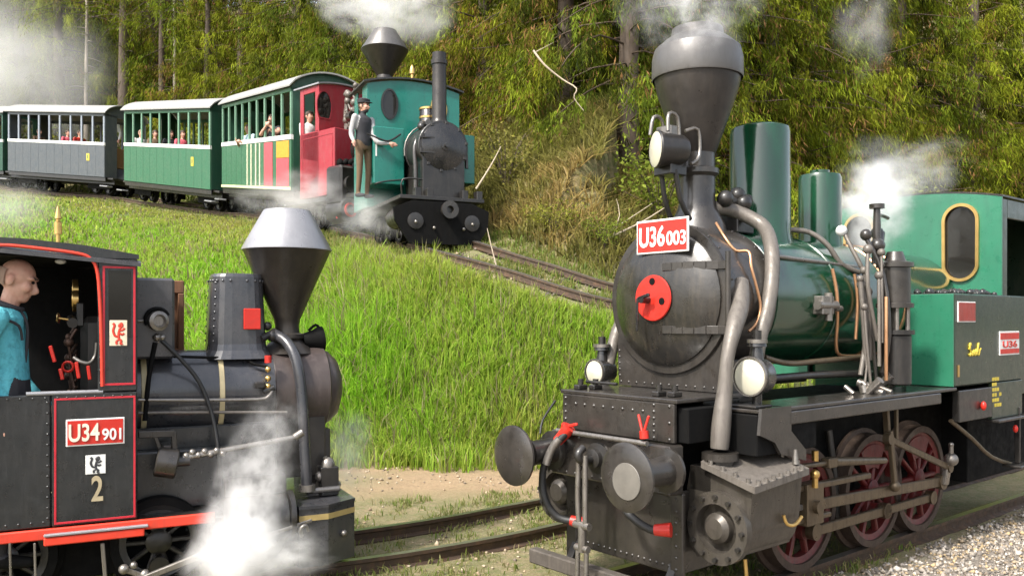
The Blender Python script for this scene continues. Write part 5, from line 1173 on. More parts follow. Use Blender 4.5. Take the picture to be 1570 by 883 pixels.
B('cab_ceiling', MB().box(-2.44, xr-.03, -.53, .53, 1.95, 1.965), M['deep'])
# cab fittings
mb = MB().box(-1.72, -1.46, -.32, .32, .44, 1.62, .04); bk = B('backhead', mb, M['soot'])
rg = random.Random(3); mb = MB()
for k in range(12):
    y = rg.uniform(-.30, .3); z = rg.uniform(1.2, 1.6); mb.tube([(-1.74, y, z), (-1.78, y+rg.uniform(-.05, .05), z-.1), (-1.74, y+rg.uniform(-.1, .1), z-.3)], .009, 6); mb.sphere((-1.78, y, z-.08), rg.uniform(.015, .03), 8, 6)
B('backhead_pipes', mb, M['copper2'] if 'copper2' in M else paint('dull_copper', (.09, .05, .035), .45, (.03, .025, .02), .6, metal=.5), bk, kind='stuff')
for u0, v0, u1, v1 in ((77, 530, 84, 555), (92, 565, 96, 582), (117, 555, 121, 580), (135, 560, 138, 582)):
    B('red_lever',  MB().bar(L1(u0, v0, y=-.42), L1(u1, v1, y=-.42), .02, .02), M['red'])
B('valve_wheel', MB().lathe([(.028, -.006), (.036, 0), (.028, .006), (.022, 0), (.028, -.006)], L1(104, 562, y=-.36), (-.3, -1, 0), 14), M['red'])
for y, z, r_ in ((-.2, 1.72, .055), (-.05, 1.78, .07), (.12, 1.7, .05)):
    gg = B('pressure_gauge', MB().lathe([(0, 0), (r_, 0), (r_, .03), (r_*.88, .035), (r_*.86, .028)], (-1.73, y, z), (-1, 0, 0), 20), M['brass'], bk); B('dial', MB().lathe([(r_*.86, .026), (0, .027)], (-1.73, y, z), (-1, 0, 0), 20), M['white'], gg)
B('steam_manifold', MB().tube([(-1.76, -.3, 1.58), (-1.77, 0, 1.6), (-1.76, .3, 1.58)], .03, 10).box(-1.74, -1.7, -.3, .3, 1.56, 1.7), M['soot'], bk)
for y in (-.25, -.12, .05, .2): B('valve_handle', MB().cyl((-1.78, y, 1.6), (-1.84, y, 1.61), .008, n=6).lathe([(.02, -.006), (.03, 0), (.02, .006)], (-1.84, y, 1.61), (-1, 0, 0), 10), M['red'] if y in (-.12, .2) else M['brass'], bk)
B('throttle_handle', MB().tube([L1(113, 548, y=-.4), L1(125, 555, y=-.42), L1(138, 556, y=-.42), L1(146, 545, y=-.4), L1(148, 525, y=-.4)], .011, 8, True, 4), M['steel'])
B('cab_lamp', MB().sphere(P(93, 401, y=-.35), .022, 8, 6, (1.4, 1, .7)), M['white'])
# number plate, badge, crest, figure two
def wall_plate(name, u0, v0, u1, v1, mat, th=.008, lab=None):
    a = L1(u0, v1, y=YS); b = L1(u1, v0, y=YS); h = L1((u0+u1)/2, v0, y=YS).z-L1((u0+u1)/2, v1, y=YS).z; z0 = L1((u0+u1)/2, v1, y=YS).z
    return a.x, z0, b.x-a.x, h, B(name, quad_plate((a.x, YS, z0), (1, 0, 0), UZ, b.x-a.x, h, th, .003), mat, label=lab)
x, z, w_, h, o = wall_plate('number_plate', 101, 641, 191, 682, M['white'], lab='red number plate reading U34 901 with cream border')
B('plate_field', quad_plate((x+.008, YS-.008, z+.008), (1, 0, 0), UZ, w_-.016, h-.016, .002, .0005), M['red'], o)
put_text('U34', h*.66, w_*.52, o, (x+w_*.045, YS-.0105, z+h*.17), ((1, 0, 0), UZ), M['cream2'] if 'cream2' in M else plain('ivory_paint', (.78, .72, .58), .4)); put_text('901', h*.44, w_*.33, o, (x+w_*.61, YS-.0105, z+h*.17), ((1, 0, 0), UZ), M['white'])
x, z, w_, h, o = wall_plate('badge', 168, 491, 195, 530, plain('cream_badge', (.8, .68, .5), .4), .006, 'cream and orange badge with a heraldic lion')
def lion(x, z, w_, h, y, mat, parent):
    S = lambda a, b: (x+a*w_, y, z+b*h); mb = MB(); r_ = w_*.075
    for st in ([(.55, .2), (.5, .45), (.58, .68)], [(.58, .68), (.72, .78), (.66, .88), (.52, .8)], [(.52, .6), (.75, .62), (.84, .7)], [(.5, .5), (.72, .44), (.82, .5)], [(.52, .25), (.66, .2), (.62, .08), (.74, .07)], [(.5, .25), (.38, .16), (.42, .06)], [(.48, .35), (.3, .4), (.2, .6), (.28, .8), (.18, .88)]): mb.tube([S(*p) for p in st], r_, 6, True, 3)
    mb.sphere(S(.58, .78), r_*1.5, 8, 6); mb.v = [(p[0], y+(p[1]-y)*.15, p[2]) for p in mb.v]; return mb.build('lion_emblem', mat, parent)
lion(x, z, w_, h, YS-.007, M['redframe'], o)
x, z, w_, h, o = wall_plate('crest_plate', 131, 697, 162, 726, M['white'], .004, 'small white crest plate above the figure 2')
lion(x+.1*w_, z, w_*.8, h, YS-.005, M['bluegrey'], o)
a = L1(140, 768, y=YS); b = L1(158, 728, y=YS); put_text('2', b.z-a.z, b.x-a.x, cab, (a.x, YS-.005, a.z), ((1, 0, 0), UZ), plain('tarnished_brass_digit', (.55, .46, .3), .4, .4), .006, 'digit')
# whistle on the roof
p = L1(89, 372, y=-.1)
B('whistle', MB().cyl(p, p+Vector((0, 0, .05)), .012, n=8).lathe([(.0, .05), (.022, .05), (.022, .12), (.012, .13), (.012, .14), (.02, .145), (.012, .19), (.004, .22), (0, .22)], p, (0, 0, 1), 14), M['brass'])
# running plate with red edge
B('running_plate', MB().box(-2.45, -.52, -.54, .54, .415, .44), M['soot'])
B('red_valance', MB().box(-2.45, -1.0, -.575, -.545, .385, .444, .006), M['redframe'])
B('step_edge', MB().box(-1.90, -1.39, -.60, -.576, .355, .40, .006), M['redframe']); B('step_top', MB().box(-1.90, -1.37, -.605, -.575, .405, .42, .004), M['palecap'])
B('underframe', MB().box(-2.45, -.45, -.30, -.27, .08, .41).box(-2.45, -.45, .27, .30, .08, .41).box(-2.4, -.6, -.25, .25, .15, .40), M['deep'])
for u, du, wd in ((15, 2, .01), (53, 2, .01), (157, 6, .018)): B('hanger', MB().bar(L1(u, 832, y=-.57), L1(u+du, 905, y=-.57), wd, wd*1.2), M['steel'])
M['wheelred'], keep_ = M['soot'], M['wheelred']; M['steelrim'], k2_ = M['deep'], M['steelrim']; WT1, WC1 = make_wheel(.27); M['wheelred'] = keep_; M['steelrim'] = k2_
for x in (-2.1, -1.3, -.75):
    for s_ in (1, -1): w2 = inst(WC1, 'wheel', g, (x, .33*s_, .27), (0, 0, 0 if s_ > 0 else math.pi)); inst(WT1, 'tyre', w2)
# side tank below the boiler, lubricator, cylinder, pipes
B('side_tank', MB().box(-1.425, -.60, -.36, -.26, .445, .80, .01).box(-1.425, -.57, -.24, .24, .445, .93, .01), M['panel']); B('guard_sheet', MB().box(-1.39, -.53, -.545, -.40, .40, .414, .003), M['soot'])
q = L1(258, 708, y=-.46)
B('lubricator', MB().cyl((q.x-.07, -.46, q.z+.01), (q.x+.05, -.47, q.z-.015), .088, n=22, ch=.008).cyl((q.x+.05, -.47, q.z), (q.x+.12, -.47, q.z), .03).box(q.x-.03, q.x+.02, -.46, -.30, q.z-.02, q.z+.1), M['dusty'])
mb = MB()
for k in range(7): mb.sphere((q.x+.1+.035*k, -.47, q.z+.03+.02*(k % 2)), .022, 8, 6)
mb.cyl((q.x+.08, -.47, q.z+.02), (q.x+.75, -.46, q.z+.10), .018).cyl((q.x+.75, -.46, q.z+.10), (q.x+.8, -.46, q.z+.13), .025)
B('valve_spindle', mb, M['steel'])
B('reversing_bracket', MB().bar(L1(212, 666, y=-.45), L1(268, 664, y=-.45), .03, .04).bar(L1(266, 662, y=-.45), L1(268, 690, y=-.45), .03, .03).bar(L1(238, 668, y=-.45), L1(246, 690, y=-.45), .025, .025), M['dusty'])
B('handrail', MB().tube([P(212, 613, y=-.33), P(300, 613, y=-.33), P(395, 612, y=-.33), P(412, 607, y=-.33), P(418, 598, y=-.3)], .011, 8, True, 3), M['steel'])
B('side_pipe', MB().tube([P(212, 633, y=-.33), P(300, 632, y=-.33), P(440, 632, y=-.33)], .010, 8), M['pipe'])
B('feed_pipe', MB().tube([P(212, 545, y=-.2), P(320, 548, y=-.2), P(372, 550, y=-.2), P(390, 558, y=-.24), P(410, 562, y=-.26)], .009, 8, True, 4), M['deep'])
B('black_hose', MB().tube([P(248, 522, y=-.31), P(275, 548, y=-.33), P(305, 585, y=-.34), P(325, 635, y=-.36), P(335, 690, y=-.4), P(341, 760, y=-.42)], .013, 8, True, 4), M['rubber'])
B('reach_rod', MB().tube([P(238, 525, y=-.31), P(228, 580, y=-.32), P(222, 645, y=-.34)], .014, 8), M['deep'])
q = L1(241, 492, y=-.34)
B('ejector', MB().lathe([(0, -.03), (.05, -.03), (.06, -.01), (.06, .03), (.04, .04), (.03, .02), (0, .02)], q, (.35, -1, 0), 20).tube([q+Vector((-.13, .03, .0)), q+Vector((-.05, .02, 0)), q], .01, 6).sphere(q+Vector((0, .02, -.1)), .025, 8, 6).sphere(q+Vector((.03, .02, -.1)), .02, 8, 6), M['steel'])
B('ejector_ring', MB().tube([q+Vector((.065*math.cos(a), -.0, .065*math.sin(a)+.01)) for a in np.linspace(R(20), R(210), 9)], .012, 8), M['deep'])
B('exhaust_pipe', MB().tube([P(420, 512, y=-.1), P(440, 525, y=-.2), P(455, 555, y=-.28), P(463, 610, y=-.31), P(467, 680, y=-.33), P(470, 745, y=-.35)], .036, 12, True, 5), M['bluegrey'])
q = L1(471, 745, y=-.35); B('pipe_flange', MB().cyl(q-Vector((0, 0, .03)), q+Vector((0, 0, .012)), .055, n=16), M['steel'])
B('bracket_valve', MB().cyl(P(411, 545, y=-.3), P(411, 556, y=-.3), .022, n=10), M['red'])
mb = MB()
for v in (566, 580, 592): mb.sphere(P(411, v, y=-.3), .02, 8, 6)
B('valve_body', mb, M['brass']); B('drain_cock', MB().box(-.72, -.66, -.33, -.28, 1.16, 1.2).cyl(P(404, 600, y=-.3), P(420, 594, y=-.3), .02), M['soot'])
p = L1(484, 520, y=-.03); B('headlamp', MB().lathe([(0, -.09), (.05, -.09), (.065, -.02), (.085, .02), (.085, .05), (.06, .05), (.05, .02)], p, (.9, 0, .1), 20).bar(p+Vector((-.02, 0, -.08)), p+Vector((-.06, 0, -.15)), .05, .04).tube([p+Vector((-.05, 0, .06)), p+Vector((0, 0, .1)), p+Vector((.03, 0, .07))], .01), M['deep'])
mb = MB().sphere(P(410, 500, y=-.1), .03, 8, 6).sphere(P(418, 515, y=-.12), .04, 8, 6).cyl(P(400, 520, y=-.16), P(422, 508, y=-.1), .025); B('valve_cluster', mb, M['soot'])
cyl1 = B('cylinder', MB().cyl((-.95, -.46, .36), (-.55, -.46, .36), .14, n=24, ch=.012).cyl((-.55, -.46, .36), (-.52, -.46, .36), .16, n=24).box(-.93, -.55, -.45, -.3, .5, .62), M['soot'])
B('connecting_rod', MB().bar(L1(205, 892, y=-.62), L1(345, 836, y=-.6), .03, .035).bar(L1(405, 822, y=-.60), L1(478, 797, y=-.58), .018, .022), M['steel'])
B('valve_gear', MB().sphere(P(190, 872, y=-.6), .03, 8, 6).sphere(P(205, 866, y=-.6), .022, 8, 6).sphere(P(222, 880, y=-.6), .03, 8, 6).bar(L1(190, 872, y=-.6), L1(225, 884, y=-.6), .02, .03), M['steel'])
# front beam: box end with bevelled corner, gold line, round hole
zb0, zb1 = .045, .41
poly = [Vector((-.50, -.58, zb0)), Vector((-.315, -.58, zb0)), Vector((-.11, -.46, zb0)), Vector((-.11, .46, zb0)), Vector((-.315, .58, zb0)), Vector((-.50, .58, zb0))]
beam = B('buffer_beam', MB().prism(poly, (0, 0, zb1-zb0)), M['bluegrey'])
def offs(p, d): c = Vector((-.3, 0, p.z)); q = p-c; return c+q*(1+d/q.length)
ring = [offs(Vector((p.x, p.y, zb1-.075)), .004) for p in poly]; B('gold_line', MB().prism(ring, (0, 0, .035)), plain('old_gold_line', (.42, .31, .12), .45), beam)
ring = [offs(Vector((p.x, p.y, zb1)), .008) for p in poly]; B('beam_top', MB().prism(ring, (0, 0, .018)), M['bluegrey'], beam)
q = L1(530, 818, y=-.5); B('beam_knob', MB().sphere((-.20, -.53, .22), .022, 8, 6), M['steel'], beam)
B('beam_ring', MB().tube([(-.49, -.6, .25), (-.5, -.62, .30), (-.47, -.62, .32), (-.45, -.61, .28)], .012, 8), M['steel'], beam)
mb = MB().sphere(P(503, 715, y=-.3), .05, 10, 8, (1, .8, 1.3)).sphere(P(490, 730, y=-.3), .035, 8, 6).sphere(P(517, 742, y=-.3), .028, 8, 6).cyl(P(498, 700, y=-.3), P(520, 752, y=-.3), .015).cyl(P(478, 752, y=-.35), P(520, 748, y=-.35), .02)
B('drain_valve', mb, M['steel']); B('front_bracket', MB().box(-.36, -.2, -.2, .2, .42, .86).box(-.3, -.18, -.34, -.1, .43, .62), M['soot'])
# driver
dx_ = L1(11, 430, y=-.37).x; dz_ = L1(11, 430, y=-.37).z
drv = person('bald driver in a bright teal shirt at the cab doorway of the black locomotive', (L1.O[0]+dx_*L1.f[0]-.37*L1.l[0], L1.O[1]+dx_*L1.f[1]-.37*L1.l[1], dz_-1.62*.98), L1.rz-R(10),
    J=dict(wrL=(.2, .2, .84), elL=(.0, .28, 1.06), elR=(-.08, -.22, 1.12), wrR=(.02, -.14, .84), hd=(.055, 0, 1.62), nk=(.0, 0, 1.47), chest=(-.03, 0, 1.32)), wear=dict(shirt=M['teal_shirt'], sleeve=.95), scale=.98, vox=.0062, hair=M['grey_hair'], bald=True, head_turn=R(-6), head_tilt=R(20))
cb = MB(); hd_ = Vector((.0, 0, 1.47))
cb.tube([hd_+Vector((.075*math.cos(a), .075*math.sin(a), .012-.03*math.cos(a))) for a in np.linspace(0, 2*math.pi, 15)], .016, 6, True, 2); cb.tube([(.07, -.02, 1.45), (.105, -.03, 1.38), (.11, -.03, 1.28), (.098, -.03, 1.15)], .010, 6, True, 4)
cb.tube([(.03, -.19, 1.4), (.09, -.13, 1.36), (.10, -.1, 1.28)], .008, 6)
cb.build('collar', M['cloth_dark'], drv)
mb = MB().rivets((xl+.03, YS, 1.165), (xr-.03, YS, 1.165), 9, (0, -1, 0), .007).rivets((-2.44, YS+.002, 1.165), (xl-.03, YS+.002, 1.165), 10, (0, -1, 0), .007).rivets((xl-.02, YS+.002, .5), (xl-.02, YS+.002, 1.14), 12, (0, -1, 0), .007).rivets((-2.44, YS+.002, .48), (xl-.04, YS+.002, .48), 10, (0, -1, 0), .007).rivets((xw0-.008, YS, 1.24), (xw0-.008, YS, 1.9), 10, (0, -1, 0), .006)
B('rivets', mb, M['panel'], cab, kind='stuff')
B('doorway_rail', MB().cyl(P(40, 604, y=YS+.01), P(158, 600, y=YS+.01), .012), M['palecap'])

# ------------------------------------------------------------ the upper train: teal locomotive, red locomotive, coaches
def loco_parts(root):
    return lambda name, mb, mat, parent=None, **k: mb.build(name, mat, parent or root, **k)
M['teal'] = paint('teal_enamel', (.008, .15, .115), .3, (.015, .075, .06), .35, bump=.04, coat=.3)
M['crimson'] = paint('faded_crimson_enamel', (.29, .014, .026), .38, (.22, .08, .075), .4, bump=.05, dust=.1)
LT = Frame((-1.12, 13.45), .42, -.91, 2.84)
gt = thing('steam_locomotive', 'teal steam locomotive with tall thin chimney leading the upper train', 'locomotive', LT.loc, LT.rz); B = loco_parts(gt)
pc = L = LT
# front beam: wide plate with cut lower corners
q = [LT(605, 318, x=0), LT(745, 318, x=0)]; W2 = .80
poly = [Vector((0, -W2, .50)), Vector((0, -W2+.02, .30)), Vector((0, -W2+.26, -.05)), Vector((0, W2-.2, -.05)), Vector((0, W2-.02, .22)), Vector((0, W2, .50)), Vector((0, W2-.3, .62)), Vector((0, -W2+.3, .62))]
bm_ = B('buffer_beam', MB().prism(poly, (.05, 0, 0)), M['deep'])
mb = MB()
for y in (-.45, .5): mb.lathe([(.13, 0), (.13, .02), (.07, .03), (0, .03)], (.05, y, .3), (1, 0, 0), 16)
B('beam_boss', mb, M['soot'], bm_, kind='stuff'); mb = MB()
for y in (-.45, -.15, .35, .5): mb.sphere((.085, y, .28 if abs(y) > .4 else .2), .028, 8, 6)
B('beam_bolt', mb, M['steel'], bm_, kind='stuff')
B('coupler', MB().lathe([(0, 0), (.09, 0), (.10, .03), (.10, .14), (.14, .16), (.14, .2), (.06, .2), (.05, .12), (0, .12)], (.05, .06, .48), (1, 0, 0), 20), M['dusty'])
B('front_deck', MB().box(-2.3, .05, -.70, .72, .64, .70), M['soot'])
sb = LT(679, 226, x=-.35); ZT = sb.z; RT_ = .43
B('boiler', MB().lathe([(0, 0), (RT_-.03, 0), (RT_-.03, 1.3), (0, 1.3)], (-1.75, sb.y, ZT), (1, 0, 0), 30), M['black'])
sm2 = B('smokebox', MB().lathe([(RT_, 0), (RT_+.015, .002), (RT_+.015, .03), (RT_, .035), (RT_, .66), (RT_-.01, .67), (RT_-.05, .675)], (-.99, sb.y, ZT), (1, 0, 0), 36), M['soot'])
B('smokebox_door', MB().lathe([(RT_-.04, 0), (RT_-.05, .03), (.2, .09), (.08, .105), (.08, .13), (.04, .135), (.035, .18), (0, .18)], (-.32, sb.y, ZT), (1, 0, 0), 36), M['black'], sm2)
mb = MB()
for k in range(10):
    a = 2*math.pi*k/10+.2; mb.box(-.33, -.28, sb.y+(RT_-.035)*math.cos(a)-.025, sb.y+(RT_-.035)*math.cos(a)+.025, ZT+(RT_-.035)*math.sin(a)-.025, ZT+(RT_-.035)*math.sin(a)+.025)
mb.bar((-.25, sb.y-.1, ZT+.12), (-.27, sb.y-.42, ZT+.12), .04, .03).bar((-.25, sb.y-.1, ZT-.12), (-.27, sb.y-.42, ZT-.12), .04, .03); B('door_clamps', mb, M['soot'], sm2, kind='stuff')
B('handrail', MB().tube([(-.9, sb.y+(RT_+.05)*math.cos(a), ZT+(RT_+.05)*math.sin(a)) for a in np.linspace(R(-10), R(190), 15)], .014, 6, True, 1), M['steel'])
mb = MB()
for y in (-.5, -.3, .3, .55): mb.box(-.25, -.1, sb.y+y-.05, sb.y+y+.05, .701, .85)
mb.tube([(-.1, -.62, .72), (-.05, -.62, .95), (-.05, -.3, .97)], .014, 6); B('deck_fittings', mb, M['soot'], kind='stuff')
B('smokebox_saddle', MB().box(-1.2, -.3, sb.y-.36, sb.y+.36, .69, ZT-.18), M['soot'])
p = LT(674, 185, y=sb.y); cxT = -.52
B('chimney', MB().lathe([(.2, ZT+.36), (.14, ZT+.42), (.12, ZT+.5), (.118, ZT+1.38), (.135, ZT+1.39), (.135, ZT+1.46), (.118, ZT+1.47), (.118, ZT+1.58), (.10, ZT+1.58), (.09, ZT+1.4)], (cxT, sb.y, 0), (0, 0, 1), 24), M['funnel'], label='tall thin straight chimney')
B('sand_dome', MB().lathe([(.2, ZT+.3), (.16, ZT+.4), (.16, ZT+.74), (.12, ZT+.8), (0, ZT+.82)], (-1.05, sb.y, 0), (0, 0, 1), 20), M['black'])
for z in (.6, .75): B('dome_band', MB().lathe([(.161, 0), (.168, .005), (.168, .035), (.161, .04)], (-1.05, sb.y, ZT+z), (0, 0, 1), 20), M['brass'])
B('steam_pipe', MB().tube([(-.55, sb.y-.33, ZT+.2), (-.5, sb.y-.43, ZT), (-.45, sb.y-.43, ZT-.4), (-.45, sb.y-.43, .7)], .04, 10), M['dusty'])
B('steam_pipe', MB().tube([(-.5, sb.y+.3, ZT+.26), (-.48, sb.y+.44, ZT+.05), (-.46, sb.y+.46, ZT-.3)], .03, 8), M['dusty'])
B('valve_cluster', MB().sphere((-.72, sb.y-.22, ZT+.4), .09, 10, 8).sphere((-.6, sb.y-.28, ZT+.36), .07, 10, 8).cyl((-.75, sb.y-.1, ZT+.42), (-.5, sb.y-.2, ZT+.42), .05), M['soot'])
CXT = -1.62; zr = 2.62
a = LT(563, 140, x=CXT); b = LT(704, 140, x=CXT); yl, yr = a.y, b.y; ym = (yl+yr)/2; hw = (yr-yl)/2
def arch(x, hw, z0, rise, n=13): return [Vector((x, ym+hw*t_, z0+rise*(1-t_*t_))) for t_ in np.linspace(-1, 1, n)]
zt_ = LT(634, 124, x=CXT).z
B('cab_front', MB().prism([Vector((CXT, yl, .70)), Vector((CXT, yr, .70))]+arch(CXT, hw, zt_-.14, .12)[::-1], (-.03, 0, 0)), M['teal'])
for yy, nm in ((LT(597, 160, x=CXT).y, 0), (2*ym-LT(597, 160, x=CXT).y, 1)):
    zc_ = LT(597, 160, x=CXT).z; ov = lambda r_, rz_, x: [Vector((x, yy+r_*math.cos(t_), zc_+rz_*math.sin(t_))) for t_ in np.linspace(0, 2*math.pi, 29)[:-1]]
    wf = B('cab_window', MB().plate(ov(.155, .27, CXT+.002), ov(.125, .24, CXT+.002), (.02, 0, 0)), M['brass'] if nm else M['soot']); B('pane', MB().prism(ov(.127, .242, CXT+.001), (.004, 0, 0)), M['glass'], wf)
B('cab_roof', MB().prism(arch(CXT+.06, hw+.07, zt_-.13, .13)+[p+Vector((0, 0, .03)) for p in arch(CXT+.06, hw+.07, zt_-.13, .13)[::-1]], (-1.05, 0, 0)), M['soot'])
for y0 in (yl, yr-.03): B('cab_side', MB().box(-1.95, CXT-.031, y0, y0+.03, .70, zt_-.14).box(-2.5, -1.951, y0, y0+.03, .70, 1.55).box(-2.5, -2.3, y0, y0+.03, 1.551, zt_-.14), M['teal'])
B('cab_back', MB().box(-2.53, -2.5, yl, yr, .7, 1.7), M['teal'])
for (u0, u1, xx) in ((573, 620, -1.02), (712, 728, -.75)):
    y0, y1 = LT(u0, 240, x=xx).y, LT(u1, 240, x=xx).y; z1 = LT(u0, 193 if u0 < 600 else 207, x=xx).z; z0 = LT(u0, 281, x=xx).z
    if u0 > 700: y0 = y1-.36
    tk = B('side_tank', MB().box(CXT+.001, xx, y0, y1, max(z0, .72), z1, .012), M['teal'], label='near tank of the teal locomotive' if u0 < 600 else 'far tank of the teal locomotive')
    if u0 < 600:
        B('tank_handrail', MB().tube([(xx+.01, y0+.02, z0-.02), (xx+.06, y0+.05, z0+.0), (xx+.06, (y0+y1)/2, z0+.05), (xx+.06, y1-.03, z0+.08), (xx+.01, y1, z0+.1)], .014, 6, True, 2), M['soot'], tk)
        B('hand_bar', MB().tube([LT(563, 205, x=xx+.1), LT(590, 216, x=xx+.12), LT(602, 214, x=xx+.1), LT(614, 206, x=xx+.03)], .016, 6), M['soot'], tk)
        B('white_marks', MB().box(xx+.001, xx+.006, y0+.03, y0+.055, z0+.45, z0+.7, .001), M['white'], tk)
for s_ in (1, -1):
    B('cylinder', MB().cyl((-.55, .58*s_, .38), (-.12, .58*s_, .38), .17, n=18), M['soot'])
    for x in (-.9, -1.55, -2.1): w2 = inst(WC1, 'wheel', gt, (x, .33*s_, .3), (0, 0, 0 if s_ > 0 else math.pi)); inst(WT1, 'tyre', w2)
B('frame', MB().box(-2.4, 0, -.25, .25, .15, .64), M['deep'])
for (u, v) in ((447+184, 0),):
    p = LT(631, 124, x=-1.9); B('whistle', MB().lathe([(0, 0), (.025, 0), (.025, .16), (.05, .17), (.05, .24), (.03, .3), (.015, .33), (0, .34)], (-1.9, LT(632, 100, x=-1.9).y, p.z-.05), (0, 0, 1), 12), M['brass'])
B('whistle', MB().lathe([(0, 0), (.02, 0), (.02, .1), (.035, .11), (.035, .17), (0, .18)], (-1.9, LT(655, 118, x=-1.9).y, zt_-.05), (0, 0, 1), 10), M['brass'])

# red locomotive coupled behind it
LR = Frame((-2.30, 16.45), .75, -.66, 3.42)
gr = thing('steam_locomotive', 'crimson steam locomotive with diamond chimney behind the teal one', 'locomotive', LR.loc, LR.rz); B = loco_parts(gr)
p = LR(590, 78, y=0); cxR = p.x
zrim = p.z; zb_ = LR(590, 122, y=0).z; ztop = LR(590, 48, y=0).z; rr_ = 36/1300*LR.D(cxR, 0)
ch = B('chimney', MB().lathe([(.17, zb_-.5), (.15, zb_-.1), (.16, zb_-.05), (.16, zb_+.0), (.15, zb_+.06), (rr_, zrim)], (cxR, 0, 0), (0, 0, 1), 32), M['funnel'], label='diamond chimney of the crimson locomotive')
B('chimney_cap', MB().lathe([(rr_, zrim), (rr_, zrim+.015), (rr_*.52, ztop-.02), (rr_*.5, ztop), (rr_*.4, ztop-.05)], (cxR, 0, 0), (0, 0, 1), 32), M['cap'], ch)
B('boiler', MB().lathe([(0, 0), (.36, 0), (.36, 1.4), (.3, 1.45), (0, 1.5)], (-1.35, 0, 1.55), (1, 0, 0), 30), M['black'])
for x in (-.45, -.75): B('dome', MB().lathe([(.17, 1.85), (.15, 1.95), (.15, 2.15), (.12, 2.2), (0, 2.22)], (x, 0, 0), (0, 0, 1), 20), M['black']); B('dome_band', MB().lathe([(.15, 0), (.16, .005), (.16, .05), (.15, .055)], (x, 0, 2.1), (0, 0, 1), 20), M['brass'])
YR = -.74
tx0 = LR(461, 250, y=YR).x; tx1 = LR(513, 250, y=YR).x; z1 = LR(513, 195, y=YR).z; z0 = .62
# side tank with front face
B('side_tank', MB().box(tx0, tx1, YR, -.26, z0, z1, .012), M['crimson'], label='crimson side tank veiled by steam')
B('side_tank', MB().box(tx0, tx1, .26, -YR, z0, z1, .012), M['crimson'])
B('tank_beading', frame_lines((tx0+.06, YR-.001, z0+.1), (1, 0, 0), UZ, tx1-tx0-.12, z1-z0-.2, .015, .006), M['crimson'])
cxr = LR(500, 150, y=YR).x*0+ (tx0+.62)
zroof = LR(500, 125, x=cxr).z
xw = cxr
poly = [Vector((xw, YR, z0)), Vector((xw, -YR, z0))]+[Vector((xw, -YR*t_, zroof-.1+.1*(1-t_*t_))) for t_ in np.linspace(1, -1, 13)]
B('cab_front', MB().prism(poly, (-.03, 0, 0)), M['crimson'])
wy, wz = LR(497, 162, x=xw).y, LR(497, 162, x=xw).z
for yy in (wy, -wy):
    ov = lambda r_, rz_, x: [Vector((x, yy+r_*math.cos(t_), wz+rz_*(math.sin(t_) if math.sin(t_) > 0 else max(math.sin(t_)*1.3, -.9)))) for t_ in np.linspace(0, 2*math.pi, 29)[:-1]]
    wf = B('cab_window', MB().plate(ov(.19, .30, xw+.002), ov(.165, .275, xw+.002), (.015, 0, 0)), M['crimson']); B('pane', MB().prism(ov(.168, .278, xw+.001), (.004, 0, 0)), M['glass'], wf)
for y0 in (YR, -YR-.03): B('cab_side', MB().box(tx0-.02, xw-.031, y0, y0+.03, z0, z1+.01).box(tx0-.02, tx0+.1, y0, y0+.03, z1+.011, zroof-.1).box(xw-.13, xw-.031, y0, y0+.03, z1+.011, zroof-.1).box(tx0+.1, xw-.13, y0, y0+.03, zroof-.22, zroof-.1), M['crimson'])
B('cab_roof', MB().prism([Vector((xw+.05, -YR*1.06*t_, zroof-.095+.1*(1-t_*t_))) for t_ in np.linspace(1, -1, 13)]+[Vector((xw+.05, -YR*1.06*t_, zroof-.065+.1*(1-t_*t_))) for t_ in np.linspace(-1, 1, 13)], (-.85, 0, 0)), M['palecap'])
B('front_deck', MB().box(-2.6, .1, -.7, .7, .52, .6), M['soot'])
for x in (-.35, -1.1, -1.8):
    for s_ in (1, -1): w2 = inst(WC1, 'wheel', gr, (x, .33*s_, .3), (0, 0, 0 if s_ > 0 else math.pi)); inst(WT1, 'tyre', w2)
B('frame', MB().box(-2.5, 0, -.25, .25, .15, .54), M['deep'])
q = LR(537, 322, y=-.62)
cyl2 = B('cylinder', MB().cyl((q.x-.5, -.62, q.z), (q.x, -.62, q.z), .24, n=22, ch=.02).box(q.x-.5, q.x-.02, -.84, -.38, q.z+.1, q.z+.86, .05).cyl((q.x-.1, -.62, q.z+.5), (q.x+.06, -.62, q.z+.5), .15, n=16), M['soot'], label='black cylinder with a red ring on its cover')
B('red_ring', MB().lathe([(.1, 0), (.14, .0), (.14, .03), (.1, .03), (.1, 0)], (q.x, -.62, q.z), (1, 0, 0), 20), M['red'], cyl2)
B('cylinder', MB().cyl((q.x-.5, .62, q.z), (q.x, .62, q.z), .24, n=22, ch=.02), M['soot'])
mb = MB()
for k in range(8): mb.sphere(LR(520+random.uniform(-8, 28), 243+random.uniform(0, 14), y=-.62), random.uniform(.05, .09), 8, 6)
B('lubricator', mb, M['deep'], kind='stuff')
B('red_edge', MB().tube([LR(513, 265, y=-.8), LR(514, 310, y=-.8), LR(517, 335, y=-.8)], .02, 6), M['red'])
mb = MB()
rg = random.Random(12)
for k in range(14):
    a = LR(rg.uniform(530, 552), rg.uniform(128, 190), y=-.3); mb.tube([a, a+Vector((rg.uniform(-.1, .1), 0, -.2)), a+Vector((rg.uniform(-.2, .2), 0, -.45))], rg.uniform(.015, .035), 6); mb.sphere(a, rg.uniform(.04, .08), 8, 6)
B('valve_pipes', mb, M['pipe'], kind='stuff')
B('headlamp', MB().cyl(LR(535, 180, y=-.35), LR(535, 180, y=-.35)+Vector((.12, 0, 0)), .1, n=14), M['dusty'])

